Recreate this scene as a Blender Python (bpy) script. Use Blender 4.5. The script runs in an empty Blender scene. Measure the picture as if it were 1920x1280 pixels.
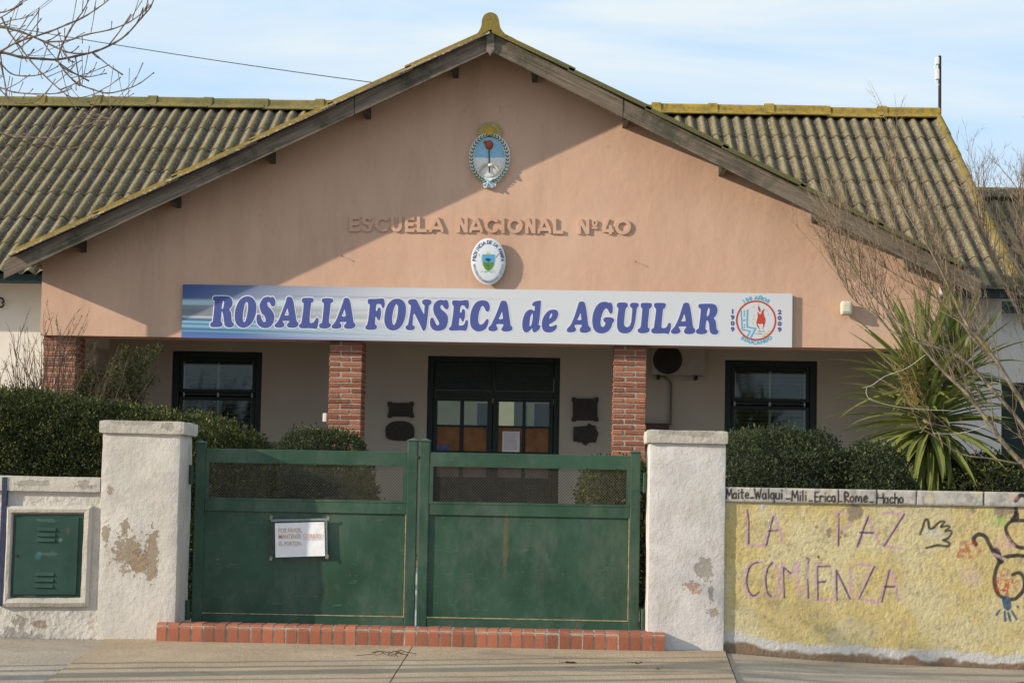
import bpy, math, random
import numpy as np
from mathutils import Vector, Matrix, noise
from mathutils.geometry import tessellate_polygon
R = math.radians
random.seed(7); rng = np.random.default_rng(7)
SC = bpy.context.scene
COL = SC.collection

# ------------------------------------------------------------------ camera, world, sun, exposure
FPX = 4100.0; YAW = R(1.54); PIT = math.atan(285 / FPX); ROLL = .018; ZC = .9
CAMM = (Matrix.Rotation(YAW, 3, 'Z') @ Matrix.Rotation(math.pi / 2 + PIT, 3, 'X') @ Matrix.Rotation(ROLL, 3, 'Z'))
cd = bpy.data.cameras.new('camera'); cam = bpy.data.objects.new('camera', cd); COL.objects.link(cam)
cd.sensor_width = 36; cd.lens = FPX / 1920 * 36; cd.clip_start = .1; cd.clip_end = 3000
cam.matrix_world = Matrix.Translation((0, 0, ZC)) @ CAMM.to_4x4()
SC.camera = cam
SUN = Vector((2.67, 1.0, -1.05)).normalized()          # way the sunlight travels
EL = math.asin(-SUN.z); AZ = math.atan2(-SUN.x, -SUN.y)  # towards the sun
sd = bpy.data.lights.new('sun', 'SUN'); so = bpy.data.objects.new('sun', sd); COL.objects.link(so)
sd.energy = 3.1; sd.angle = R(.53); sd.color = (1, .88, .72)
so.rotation_euler = SUN.to_track_quat('-Z', 'Y').to_euler(); so.location = (-20, -8, 12)
W = bpy.data.worlds.new('World'); SC.world = W; W.use_nodes = True
nt = W.node_tree; nt.nodes.clear()
def wn(t, **k):
    n = nt.nodes.new(t)
    for a, b in k.items(): setattr(n, a, b)
    return n
sky = wn('ShaderNodeTexSky', sky_type='NISHITA'); sky.sun_disc = False; sky.sun_elevation = EL; sky.sun_rotation = AZ % (2 * math.pi)
sky.air_density = 1.0; sky.dust_density = 1.2; sky.ozone_density = 1.5
tc = wn('ShaderNodeTexCoord'); mp = wn('ShaderNodeMapping'); mp.inputs['Scale'].default_value = (1.2, 1.2, 7); mp.inputs['Rotation'].default_value = (.12, .08, .4)
no = wn('ShaderNodeTexNoise'); no.inputs['Scale'].default_value = 3.4; no.inputs['Detail'].default_value = 7; no.inputs['Roughness'].default_value = .55; no.inputs['Distortion'].default_value = .5
cr = wn('ShaderNodeValToRGB'); cr.color_ramp.elements[0].position = .36; cr.color_ramp.elements[1].position = .66
cr.color_ramp.elements[0].color = (0, 0, 0, 1); cr.color_ramp.elements[1].color = (1, 1, 1, 1)
mx = wn('ShaderNodeMix', data_type='RGBA'); mx.inputs[7].default_value = (7.2, 8.0, 8.7, 1)
bg = wn('ShaderNodeBackground'); bg.inputs[1].default_value = .108; wo = wn('ShaderNodeOutputWorld')
L = nt.links.new
sx3 = wn('ShaderNodeSeparateXYZ'); hz_ = wn('ShaderNodeMapRange'); hz_.inputs[1].default_value = .02; hz_.inputs[2].default_value = .75; hz_.inputs[3].default_value = .95; hz_.inputs[4].default_value = .97
mlt = wn('ShaderNodeMath', operation='MULTIPLY')      # thin cloud nearly even over the whole sky, raised overhead for fill light
L(tc.outputs['Generated'], mp.inputs[0]); L(tc.outputs['Generated'], sx3.inputs[0]); L(sx3.outputs[2], hz_.inputs[0]); L(mp.outputs[0], no.inputs[0]); L(no.outputs[0], cr.inputs[0]); L(cr.outputs[0], mlt.inputs[0]); L(hz_.outputs[0], mlt.inputs[1]); L(hz_.outputs[0], mx.inputs[0])
cm = wn('ShaderNodeMix', data_type='RGBA'); cm.inputs[6].default_value = (2.95, 4.05, 5.25, 1); cm.inputs[7].default_value = (4.3, 4.75, 5.0, 1); L(cr.outputs[0], cm.inputs[0]); L(cm.outputs[2], mx.inputs[7])
L(sky.outputs[0], mx.inputs[6]); L(mx.outputs[2], bg.inputs[0]); L(bg.outputs[0], wo.inputs[0])
SC.view_settings.view_transform = 'Standard'; SC.view_settings.look = 'None'
SC.view_settings.exposure = .84; SC.view_settings.gamma = 1; SC.view_settings.use_curve_mapping = False
SC.render.engine = 'CYCLES'

# ------------------------------------------------------------------ helpers
def ray(px, py): return CAMM @ Vector(((px - 960) / FPX, -(py - 640) / FPX, -1))
def U(px, py, Y):
    d = ray(px, py); t = Y / d.y; return Vector((d.x * t, Y, ZC + d.z * t))
def UG(px, py, z=0):
    d = ray(px, py); t = (z - ZC) / d.z; return Vector((d.x * t, d.y * t, z))

class MB:
    def __init__(s): s.v = []; s.f = []
    def add(s, vs, fs):
        o = len(s.v); s.v.extend([tuple(v) for v in vs]); s.f.extend([tuple(i + o for i in f) for f in fs]); return s
    def box(s, x0, x1, y0, y1, z0, z1):
        return s.add([(x0,y0,z0),(x1,y0,z0),(x1,y1,z0),(x0,y1,z0),(x0,y0,z1),(x1,y0,z1),(x1,y1,z1),(x0,y1,z1)],
                     [(0,3,2,1),(4,5,6,7),(0,1,5,4),(1,2,6,5),(2,3,7,6),(3,0,4,7)])
    def bbox(s, x0, x1, y0, y1, z0, z1, b=.006):      # box with all edges chamfered
        vs = []; idx = {}
        for i, (X, sx) in enumerate(((x0, 1), (x1, -1))):
            for j, (Y, sy) in enumerate(((y0, 1), (y1, -1))):
                for k, (Z, sz) in enumerate(((z0, 1), (z1, -1))):
                    for a in range(3):
                        idx[i, j, k, a] = len(vs)
                        vs.append((X + (0 if a == 0 else b * sx), Y + (0 if a == 1 else b * sy), Z + (0 if a == 2 else b * sz)))
        q = idx; fs = []
        for i in (0, 1):
            f = [q[i,0,0,0], q[i,1,0,0], q[i,1,1,0], q[i,0,1,0]]; fs.append(f if i else f[::-1])
            f = [q[0,i,0,1], q[0,i,1,1], q[1,i,1,1], q[1,i,0,1]]; fs.append(f if i else f[::-1])
            f = [q[0,0,i,2], q[1,0,i,2], q[1,1,i,2], q[0,1,i,2]]; fs.append(f if i else f[::-1])
        for i in (0, 1):
            for j in (0, 1):
                fs.append((q[i,j,0,0], q[i,j,1,0], q[i,j,1,1], q[i,j,0,1]))
                fs.append((q[i,0,j,0], q[i,1,j,0], q[i,1,j,2], q[i,0,j,2]))
                fs.append((q[0,i,j,1], q[1,i,j,1], q[1,i,j,2], q[0,i,j,2]))
                for k in (0, 1): fs.append((q[i,j,k,0], q[i,j,k,1], q[i,j,k,2]))
        return s.add(vs, fs)
    def rbox(s, x0, x1, y0, y1, z0, z1, r=.012, step=.03, amp=.003, sc=6, keep=None):   # rounded, uneven plastered box
        lo = np.array([x0, y0, z0]); hi = np.array([x1, y1, z1])
        for ax in range(3):
            a, b = [i for i in range(3) if i != ax]
            na = max(1, int((hi[a] - lo[a]) / step)); nb = max(1, int((hi[b] - lo[b]) / step))
            for side in (0, 1):
                vs = []
                for i in range(na + 1):
                    for j in range(nb + 1):
                        p = np.zeros(3); p[ax] = hi[ax] if side else lo[ax]
                        p[a] = lo[a] + (hi[a] - lo[a]) * i / na; p[b] = lo[b] + (hi[b] - lo[b]) * j / nb
                        q = np.clip(p, lo + r, hi - r); d = p - q; n = np.linalg.norm(d)
                        if n > 1e-9: p = q + d * (r / n)
                        nv = noise.noise_vector(Vector(p) * sc) + .5 * noise.noise_vector(Vector(p) * sc * 3.1)
                        vs.append((p[0] + nv.x * amp, p[1] + nv.y * amp, p[2] + nv.z * amp))
                fs = []
                for i in range(na):
                    for j in range(nb):
                        k = i * (nb + 1) + j; f = (k, k + nb + 1, k + nb + 2, k + 1)
                        fs.append(f if (side ^ (ax == 1)) else f[::-1])
                s.add(vs, fs)
        return s
    def tube(s, pts, rad, n=5, cap=True):
        pts = [Vector(p) for p in pts]
        if not hasattr(rad, '__len__'): rad = [rad] * len(pts)
        vs = []; fs = []
        up = None
        for i, p in enumerate(pts):
            d = (pts[min(i + 1, len(pts) - 1)] - pts[max(i - 1, 0)])
            d = d.normalized() if d.length > 1e-9 else Vector((0, 0, 1))
            if up is None: up = Vector((0, 0, 1)) if abs(d.z) < .9 else Vector((1, 0, 0))
            a = d.cross(up); a = a.normalized() if a.length > 1e-6 else d.orthogonal().normalized()
            b = a.cross(d).normalized(); up = b
            for k in range(n):
                t = 2 * math.pi * k / n; vs.append(p + (a * math.cos(t) + b * math.sin(t)) * rad[i])
        for i in range(len(pts) - 1):
            for k in range(n):
                fs.append((i * n + k, i * n + (k + 1) % n, (i + 1) * n + (k + 1) % n, (i + 1) * n + k))
        if cap: fs.append(tuple(range(n - 1, -1, -1))); fs.append(tuple((len(pts) - 1) * n + k for k in range(n)))
        return s.add(vs, fs)
    def bar(s, a, b, w, h, up=(0, 0, 1)):     # rectangular bar between two points
        a = Vector(a); b = Vector(b); d = (b - a).normalized(); x = d.cross(Vector(up)).normalized() * (w / 2); z = x.cross(d).normalized() * (h / 2)
        vs = [a - x - z, a + x - z, a + x + z, a - x + z, b - x - z, b + x - z, b + x + z, b - x + z]
        return s.add(vs, [(0,1,2,3),(7,6,5,4),(0,4,5,1),(1,5,6,2),(2,6,7,3),(3,7,4,0)])
    def slab(s, loops, y0, y1):            # polygon(s) in XZ extruded from y0 (front) to y1
        loops = [[Vector((p[0], 0, p[1])) for p in lp] for lp in loops]
        flat = [p for lp in loops for p in lp]
        tris = tessellate_polygon([[Vector((p.x, p.z, 0)) for p in lp] for lp in loops])
        n = len(flat); vs = [(p.x, y0, p.z) for p in flat] + [(p.x, y1, p.z) for p in flat]; fs = []
        for t in tris:
            a, b, c = [flat[i] for i in t]
            cr = (b.x - a.x) * (c.z - a.z) - (b.z - a.z) * (c.x - a.x)
            if abs(cr) < 1e-14: continue
            t = tuple(t) if cr > 0 else tuple(t)[::-1]
            fs.append(t); fs.append(tuple(i + n for i in t[::-1]))
        o = 0
        for lp in loops:
            m = len(lp)
            for i in range(m): fs.append((o + i, o + (i + 1) % m, n + o + (i + 1) % m, n + o + i))
            o += m
        return s.add(vs, fs)
    def lathe(s, c, prof, n=16):           # profile of (r, z) about a vertical axis
        vs = []; fs = []
        for r_, z in prof:
            for k in range(n): vs.append((c[0] + r_ * math.cos(2*math.pi*k/n), c[1] + r_ * math.sin(2*math.pi*k/n), c[2] + z))
        for i in range(len(prof) - 1):
            for k in range(n): fs.append((i*n+k, i*n+(k+1)%n, (i+1)*n+(k+1)%n, (i+1)*n+k))
        return s.add(vs, fs)

def mesh_of(name, mb, mat, off=(0, 0, 0), smooth=False):
    me = bpy.data.meshes.new(name)
    v = np.array(mb.v, dtype=float).reshape(-1, 3) - np.array(off)
    me.from_pydata(v.tolist(), [], mb.f); me.update()
    if smooth: me.polygons.foreach_set('use_smooth', [True] * len(me.polygons))
    if mat: me.materials.append(mat)
    return me
def link(name, me, parent=None, loc=(0, 0, 0)):
    o = bpy.data.objects.new(name, me); COL.objects.link(o); o.location = loc
    if parent: o.parent = parent
    return o
def wloc(o):
    v = Vector(o.location)
    while o.parent: o = o.parent; v += o.location
    return v
def thing(name, label, cat, loc=(0, 0, 0), group=None):
    o = link(name, None, None, loc); o['label'] = label; o['category'] = cat
    if group: o['group'] = group
    return o
def part(name, mb, mat, parent, smooth=False, label=None, stuff=False):
    w = wloc(parent); o = link(name, mesh_of(name, mb, mat, w, smooth), parent)
    if label: o['label'] = label
    if stuff: o['kind'] = 'stuff'
    return o
def single(name, mb, mat, label, cat, base=(0, 0, 0), smooth=False, group=None):
    o = link(name, mesh_of(name, mb, mat, base, smooth), None, base); o['label'] = label; o['category'] = cat
    if group: o['group'] = group
    return o
def struct(name, mb, mat, smooth=False):
    o = link(name, mesh_of(name, mb, mat, (0, 0, 0), smooth)); o['kind'] = 'structure'; return o

# ------------------------------------------------------------------ materials
def s2l(c): return tuple(((x / 255) / 12.92 if x / 255 <= .04045 else ((x / 255 + .055) / 1.055) ** 2.4) for x in c)
class Mt:
    def __init__(s, name, rough=.8, spec=.3, metal=0):
        s.m = bpy.data.materials.new(name); s.m.use_nodes = True; s.nt = s.m.node_tree; s.b = s.nt.nodes['Principled BSDF']
        s.b.inputs['Roughness'].default_value = rough; s.b.inputs['Specular IOR Level'].default_value = spec; s.b.inputs['Metallic'].default_value = metal
    def n(s, t, **k):
        n = s.nt.nodes.new(t)
        for a, b in k.items(): setattr(n, a, b)
        return n
    def l(s, a, b): s.nt.links.new(a, b)
    def pos(s):
        if not hasattr(s, '_p'): s._p = s.n('ShaderNodeNewGeometry').outputs['Position']
        return s._p
    def noise(s, scale, detail=4, rough=.55, src=None, sc3=None, dist=0):
        n = s.n('ShaderNodeTexNoise'); n.inputs['Scale'].default_value = scale; n.inputs['Detail'].default_value = detail
        n.inputs['Roughness'].default_value = rough; n.inputs['Distortion'].default_value = dist
        v = src if src is not None else s.pos()
        if sc3: m = s.n('ShaderNodeMapping'); m.inputs['Scale'].default_value = sc3; s.l(v, m.inputs[0]); v = m.outputs[0]
        s.l(v, n.inputs['Vector']); return n.outputs[0]
    def ramp(s, f, a, b, lo=0., hi=1.):
        n = s.n('ShaderNodeMapRange'); n.inputs[1].default_value = a; n.inputs[2].default_value = b; n.inputs[3].default_value = lo; n.inputs[4].default_value = hi
        s.l(f, n.inputs[0]); return n.outputs[0]
    def math(s, op, a, b):
        n = s.n('ShaderNodeMath', operation=op)
        for i, v in enumerate((a, b)):
            if hasattr(v, 'links'): s.l(v, n.inputs[i])
            else: n.inputs[i].default_value = v
        return n.outputs[0]
    def mix(s, f, a, b, blend='MIX'):
        n = s.n('ShaderNodeMix', data_type='RGBA', blend_type=blend)
        if hasattr(f, 'links'): s.l(f, n.inputs[0])
        else: n.inputs[0].default_value = f
        for i, v in ((6, a), (7, b)):
            if hasattr(v, 'links'): s.l(v, n.inputs[i])
            else: n.inputs[i].default_value = tuple(v) + (1,)
        return n.outputs[2]
    def patch(s, cx, cz, rx, rz, nsc=14, thr=.5, soft=.04, amp=1.2):     # ragged mask round a world spot
        sp = s.n('ShaderNodeSeparateXYZ'); s.l(s.pos(), sp.inputs[0])
        dx = s.math('DIVIDE', s.math('SUBTRACT', sp.outputs[0], cx), rx); dz = s.math('DIVIDE', s.math('SUBTRACT', sp.outputs[2], cz), rz)
        d = s.math('SQRT', s.math('ADD', s.math('MULTIPLY', dx, dx), s.math('MULTIPLY', dz, dz)), 0)
        v = s.math('ADD', s.math('SUBTRACT', 1.0, d), s.math('MULTIPLY', s.math('SUBTRACT', s.noise(nsc, 6, .65), .5), amp * 2))
        return s.ramp(v, thr - soft, thr + soft)
    def out(s, col=None, bumps=()):
        if col is not None:
            if hasattr(col, 'links'): s.l(col, s.b.inputs['Base Color'])
            else: s.b.inputs['Base Color'].default_value = tuple(col) + (1,)
        prev = None
        for h, st, dist in bumps:
            bn = s.n('ShaderNodeBump'); bn.inputs['Strength'].default_value = st; bn.inputs['Distance'].default_value = dist
            s.l(h, bn.inputs['Height'])
            if prev is not None: s.l(prev, bn.inputs['Normal'])
            prev = bn.outputs[0]
        if prev is not None: s.l(prev, s.b.inputs['Normal'])
        return s.m
def plain(name, c, rough=.7, var=.25, vs=12, bump=.15, bs=60, bd=.002, spec=.3, metal=0):
    m = Mt(name, rough, spec, metal); c = tuple(c)
    col = m.mix(m.ramp(m.noise(vs, 5), .3, .7), tuple(x * (1 - var) for x in c), tuple(min(1, x * (1 + var * .6)) for x in c))
    return m.out(col, [(m.noise(bs, 3), bump, bd)] if bump else ())

# peach plaster of the gable
m = Mt('peach_plaster', .85, .15)
c0 = m.mix(m.ramp(m.noise(.7, 4), .3, .7), (.59, .365, .255), (.64, .425, .305))
c0 = m.mix(m.ramp(m.noise(3, 6, .6, sc3=(1, 1, .25)), .5, .8, 0, .35), c0, (.48, .30, .20))
c0 = m.mix(m.ramp(m.noise(1.1, 7, .75, sc3=(2.2, 1, .35)), (.48), .70, 0, .42), c0, (.40, .26, .185))
ck = m.n('ShaderNodeTexVoronoi', feature='DISTANCE_TO_EDGE'); ck.inputs['Scale'].default_value = .8; wv = m.n('ShaderNodeVectorMath', operation='ADD'); nv = m.n('ShaderNodeTexNoise'); nv.inputs['Scale'].default_value = 2.5; nv.inputs['Detail'].default_value = 6; m.l(m.pos(), nv.inputs['Vector']); m.l(m.pos(), wv.inputs[0]); m.l(nv.outputs[1], wv.inputs[1]); m.l(wv.outputs[0], ck.inputs['Vector'])
c0 = m.mix(m.math('MULTIPLY', m.ramp(ck.outputs[0], .004, .0, 0, 1), m.ramp(m.noise(.9, 2), .5, .6, 0, .5)), c0, (.28, .17, .12))
for (x, z, rx, rz) in ((-.99, 3.9, .16, .5), (-.93, 3.8, .05, .45)): c0 = m.mix(m.math('MULTIPLY', m.patch(x, z, rx, rz, 5, .35, .3, .6), .22), c0, (.42, .20, .12))
c0 = m.mix(m.math('MULTIPLY', m.ramp(m.noise(60, 2), .71, .75), .5), c0, (.7, .55, .42))
PEACH = m.out(c0, [(m.noise(5, 4), .35, .02), (m.noise(90, 3), .25, .003)])
# off-white render on wing walls; porch copy darkened to imitate shade
PORCH = plain('porch_cream_shaded', (.47, .43, .36), .9, .08, 2, .3, 40, .004)
TILE = plain('dark_tile', (.22, .165, .125), .6, .2, 5, .2)
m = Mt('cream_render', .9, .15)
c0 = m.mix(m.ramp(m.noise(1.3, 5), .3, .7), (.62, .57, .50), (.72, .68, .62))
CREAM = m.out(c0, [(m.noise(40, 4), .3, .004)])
# white pillars with peeling
def whitewash(name, patches, bump=.5, rough_scale=30, tint=(.60, .555, .50)):
    m = Mt(name, .88, .15)
    c = m.mix(m.ramp(m.noise(4, 6, .6), .35, .72), tint, tuple(x * .82 for x in tint))
    c = m.mix(m.ramp(m.noise(9, 8, .7), .52, .68, 0, .55), c, (.44, .40, .35))
    c = m.mix(m.ramp(m.noise(2.0, 6, .7), .45, .68, 0, .7), c, (.42, .39, .34))
    c = m.mix(m.ramp(m.noise(45, 3, .6), .66, .72, 0, .55), c, (.36, .32, .28))
    c = m.mix(m.ramp(m.noise(14, 5, .7, sc3=(1, 1, .12)), .58, .75, 0, .35), c, (.55, .50, .42))
    hs = []
    for (x, z, rx, rz, colr, ns, thr) in patches:
        k = m.patch(x, z, rx, rz, ns, thr); c = m.mix(k, c, m.mix(m.noise(30, 3), colr, tuple(v * .75 for v in colr))); hs.append((m.math('MULTIPLY', k, -1), .8, .004))
    return m.out(c, [(m.noise(rough_scale, 5, .6), bump * 1.6, .010), (m.noise(110, 3), .5, .003)] + hs)
def XZ(px, py, Y=13.0): p = U(px, py, Y); return p.x, p.z
def pt(px, py, w, h, col, ns=22, thr=.5): x, z = XZ(px, py); return (x, z, w / 316, h / 316, col, ns, thr)
PILL = whitewash('whitewash_left', [pt(240, 1035, 60, 75, (.36, .29, .21), 26, .62), pt(285, 1040, 18, 70, (.34, .27, .2), 22, .35), pt(262, 1055, 22, 26, (.35, .26, .18), 24, .2),
                                    pt(207, 918, 10, 14, (.34, .29, .23), 30, .4), pt(199, 1000, 10, 26, (.36, .3, .22), 30, .3), pt(235, 985, 12, 16, (.36, .3, .22), 30, .3)], .35)
PILR = whitewash('whitewash_right', [pt(1320, 1065, 24, 28, (.36, .33, .28), 28, .35), pt(1300, 1100, 42, 30, (.50, .32, .24), 40, .75), pt(1337, 1148, 14, 10, (.4, .32, .25), 28, .3), pt(1333, 1110, 8, 30, (.36, .32, .27), 35, .5)], .35, tint=(.60, .57, .55))
WALLW = whitewash('whitewash_wall', [pt(35, 1205, 48, 42, (.36, .34, .31), 12, .25), pt(70, 1170, 20, 14, (.34, .27, .2), 26, .4), pt(110, 1205, 60, 6, (.30, .25, .19), 20, .3), pt(35, 1165, 25, 14, (.34, .29, .24), 26, .4)], .7, 34)
COPEW = whitewash('whitewash_coping', [pt(155, 907, 22, 12, (.36, .33, .29), 20, .3), pt(60, 905, 60, 10, (.38, .35, .30), 16, .55)], .4, tint=(.52, .475, .41))
CAPM = whitewash('whitewash_cap', [pt(250, 792, 70, 10, (.40, .36, .30), 18, .45), pt(1290, 812, 70, 9, (.38, .34, .29), 20, .4), pt(320, 800, 18, 12, (.36, .33, .27), 20, .4)], .5, tint=(.50, .46, .40))
# brick
m = Mt('old_brick', .9, .15); oi = m.n('ShaderNodeObjectInfo')
c0 = m.mix(oi.outputs['Random'], (.20, .068, .040), (.36, .14, .085))
c0 = m.mix(m.ramp(m.noise(38, 5, .7), .5, .75, 0, .6), c0, (.42, .27, .19))
c0 = m.mix(m.ramp(m.noise(16, 3), .6, .72, 0, .7), c0, (.14, .06, .04))
BRICK = m.out(c0, [(m.noise(55, 4), .7, .006)])
m = Mt('sill_brick', .75, .25); oi = m.n('ShaderNodeObjectInfo')
c0 = m.mix(oi.outputs['Random'], (.22, .078, .046), (.39, .135, .074))
c0 = m.mix(m.ramp(m.noise(40, 5, .7), .55, .75, 0, .55), c0, (.30, .10, .07))
c0 = m.mix(m.ramp(m.noise(9, 6, .7), .62, .74, 0, .55), c0, (.46, .38, .32))
SILLB = m.out(c0, [(m.noise(70, 4), .5, .004)])
MORTAR = plain('mortar', (.38, .34, .27), .95, .3, 25, .6, 80, .004)
CONC = plain('sill_concrete', (.30, .26, .22), .95, .3, 12, .5, 60, .003)
# roof sheets with lichen
def roofmat(name, crest, valley, moss):
    m = Mt(name, .95, .1); t = m.n('ShaderNodeTexCoord'); sp = m.n('ShaderNodeSeparateXYZ'); m.l(t.outputs['Object'], sp.inputs[0])
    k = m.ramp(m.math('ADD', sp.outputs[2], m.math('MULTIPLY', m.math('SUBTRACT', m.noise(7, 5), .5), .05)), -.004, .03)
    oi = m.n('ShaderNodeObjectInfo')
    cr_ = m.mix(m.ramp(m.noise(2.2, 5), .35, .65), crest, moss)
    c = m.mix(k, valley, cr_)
    c = m.mix(m.math('MULTIPLY', oi.outputs['Random'], .3), c, tuple(v * .6 for v in crest))
    c = m.mix(m.ramp(m.noise(1.3, 4, .7), .50, .62, 0, .5), c, (.10, .085, .05)); c = m.mix(m.ramp(m.noise(34, 3, .6), .58, .64, 0, .65), c, (.46, .41, .30))
    c = m.mix(m.ramp(m.noise(30, 4, .6), .62, .7, 0, .6), c, (.05, .048, .04))
    return m.out(c, [(m.noise(40, 4), .6, .008)])
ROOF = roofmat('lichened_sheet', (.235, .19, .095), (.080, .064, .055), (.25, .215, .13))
ROOFD = roofmat('dark_sheet', (.085, .09, .065), (.06, .055, .05), (.10, .10, .06))  # darkened sheet copy: shade put into the annex ridge, reused on the rear roof
m = Mt('mossy_ridge', .95, .1); sp = m.n('ShaderNodeSeparateXYZ'); m.l(m.pos(), sp.inputs[0])
g = m.mix(m.ramp(m.noise(3, 5), .4, .65), (.15, .135, .05), (.23, .175, .06))
y = m.mix(m.ramp(m.noise(4, 5), .3, .7), (.27, .18, .035), (.37, .25, .045))
c0 = m.mix(m.ramp(sp.outputs[0], -4, 1), g, y); c0 = m.mix(m.ramp(m.noise(10, 6, .75), .46, .62, 0, .75), c0, (.11, .10, .055)); c0 = m.mix(m.ramp(m.noise(45, 3), .6, .7, 0, .5), c0, (.35, .32, .2))
RIDGE = m.out(c0, [(m.noise(40, 4), .6, .008)])
m = Mt('mossy_verge', .95, .1); sp = m.n('ShaderNodeSeparateXYZ'); m.l(m.pos(), sp.inputs[0])
c0 = m.mix(m.ramp(sp.outputs[0], -1.5, -.2), (.30, .21, .045), (.115, .11, .05)); c0 = m.mix(m.ramp(m.noise(18, 5, .7), .5, .68, 0, .7), c0, (.14, .13, .06))
VERGE = m.out(c0, [(m.noise(40, 4), .7, .01)])
m = Mt('yellow_verge', .95, .1)
c0 = m.mix(m.ramp(m.noise(7, 6, .75), .38, .6), (.30, .20, .035), (.13, .12, .06)); YVERGE = m.out(c0, [(m.noise(40, 4), .7, .01)])
# weathered wood fascia
m = Mt('weathered_board', .9, .15)
f = m.noise(16, 6, .65, sc3=(.35, 1, 1.4))
c0 = m.mix(m.ramp(f, .35, .68), (.085, .07, .055), (.25, .21, .175)); c0 = m.mix(m.ramp(m.noise(5, 5, .7), .55, .66, 0, .6), c0, (.035, .055, .035))
FASC = m.out(c0, [(f, .8, .008)])
def boardm(s):
    m = Mt('weathered_board', .9, .15); sp = m.n('ShaderNodeSeparateXYZ'); m.l(m.pos(), sp.inputs[0])
    pr = m.math('ADD', sp.outputs[2], m.math('MULTIPLY', sp.outputs[0], s * .49)); cb_ = m.n('ShaderNodeCombineXYZ')
    m.l(m.math('MULTIPLY', sp.outputs[0], .9), cb_.inputs[0]); m.l(m.math('MULTIPLY', pr, 26), cb_.inputs[2]); f = m.noise(1.6, 7, .7, src=cb_.outputs[0])
    c = m.mix(m.ramp(f, .33, .68), (.075, .058, .042), (.27, .215, .165)); c = m.mix(m.ramp(m.noise(2.2, 6, .7), .50, .66, 0, .7), c, (.04, .05, .03)); c = m.mix(m.ramp(m.noise(60, 3), .62, .7, 0, .5), c, (.30, .27, .22))
    return m.out(c, [(f, .9, .01)])
FASCL, FASCR = boardm(-1), boardm(1)
GREENW = plain('green_wood', (.018, .05, .032), .6, .4, 20, .3, 60)
DGREEN = plain('dark_green_joinery', (.008, .02, .015), .45, .3, 20, .1, 60)
IRON = plain('dark_iron', (.03, .025, .022), .6, .3)
BRONZE = plain('dark_bronze', (.035, .027, .021), .5, .4, 30, .5, 90, .004, .5, .4)
# gate paint
m = Mt('gate_paint', .5, .35)
c0 = m.mix(m.ramp(m.noise(2.2, 5, .6), .35, .68), (.014, .048, .027), (.030, .080, .047))
c0 = m.mix(m.ramp(m.noise(5, 6, .7, sc3=(1, 1, .5)), .46, .70, 0, .65), c0, (.085, .115, .085))
c0 = m.mix(m.ramp(m.noise(50, 3, .6), .70, .74, 0, .8), c0, (.22, .11, .04))
c0 = m.mix(m.ramp(m.noise(12, 6, .7), .68, .74, 0, .6), c0, (.16, .10, .05))
x, z = XZ(948, 1020, 13.3); c0 = m.mix(m.math('MULTIPLY', m.patch(x, z, .02, .24, 14, .3, .25, .8), .3), c0, (.22, .12, .04))
c0 = m.mix(m.ramp(m.noise(26, 4, .8, sc3=(.25, 1, 1)), .64, .67, 0, .35), c0, (.11, .16, .12)); c0 = m.mix(m.ramp(m.noise(22, 4, .8, sc3=(1, 1, .15)), .63, .68, 0, .4), c0, (.015, .03, .022))
m.l(m.ramp(m.noise(9, 5), .3, .7, .4, .65), m.b.inputs['Roughness'])
GATE = m.out(c0, [(m.noise(3.5, 3), .35, .015), (m.noise(60, 3), .15, .001)])
MESHM = plain('expanded_metal', (.10, .085, .062), .6, .4, 30, 0)
WELD = plain('dusty_edge', (.34, .27, .15), .8, .5, 30, 0)
# concrete pavement
def concm(name, a, b):
    m = Mt(name, .92, .2)
    c = m.mix(m.ramp(m.noise(1.6, 6, .6), .3, .7), a, b)
    c = m.mix(m.ramp(m.noise(90, 3, .6), .56, .68, 0, .5), c, tuple(v * .6 for v in a))
    c = m.mix(m.ramp(m.noise(70, 3, .6), .62, .7, 0, .5), c, tuple(min(1, v * 1.4) for v in b))
    c = m.mix(m.ramp(m.noise(6, 7, .7, sc3=(1, .5, 1)), .60, .72, 0, .45), c, tuple(v * .62 for v in a))
    c = m.mix(m.ramp(m.noise(2.6, 8, .75, dist=1.2), .56, .66, 0, .4), c, tuple(v * .55 for v in a))
    return m.out(c, [(m.noise(60, 5, .65), .9, .010), (m.noise(9, 5), .5, .02)])
APRON = concm('apron_concrete', (.31, .23, .155), (.42, .32, .215))
WALK = concm('footpath_concrete', (.29, .24, .185), (.39, .33, .255))
YARDP = concm('yard_path', (.40, .38, .35), (.5, .47, .44))
SOIL = plain('garden_soil', (.12, .085, .055), .95, .4, 6, .8, 30, .02)
EARTH = plain('packed_earth', (.46, .37, .27), .95, .2, 3, .6, 30, .01)
# greens
def leafm(name, a, b, tip, tr=.25):
    m = Mt(name, .62, .16); g_ = m.n('ShaderNodeNewGeometry')
    c = m.mix(g_.outputs['Random Per Island'], a, b)
    k = m.ramp(g_.outputs['Random Per Island'], .72, .84); k2 = m.ramp(m.noise(1.7, 3), .42, .62)
    c = m.mix(m.math('MULTIPLY', k, k2), c, tip)
    c = m.mix(m.ramp(m.noise(2.5, 3), .35, .65, 0, .45), c, tuple(v * .55 for v in a))
    m.out(c)
    if tr:
        t = m.n('ShaderNodeBsdfTranslucent'); ms = m.n('ShaderNodeMixShader'); o = m.nt.nodes['Material Output']; ms.inputs[0].default_value = tr
        m.l(c, t.inputs[0]); m.l(m.b.outputs[0], ms.inputs[1]); m.l(t.outputs[0], ms.inputs[2]); m.l(ms.outputs[0], o.inputs[0])
    return m.m
HEDGE = leafm('hedge_leaf', (.036, .046, .016), (.075, .088, .026), (.22, .21, .05))
HEDGE2 = leafm('bush_leaf', (.032, .047, .022), (.072, .090, .040), (.17, .17, .06))
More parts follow.
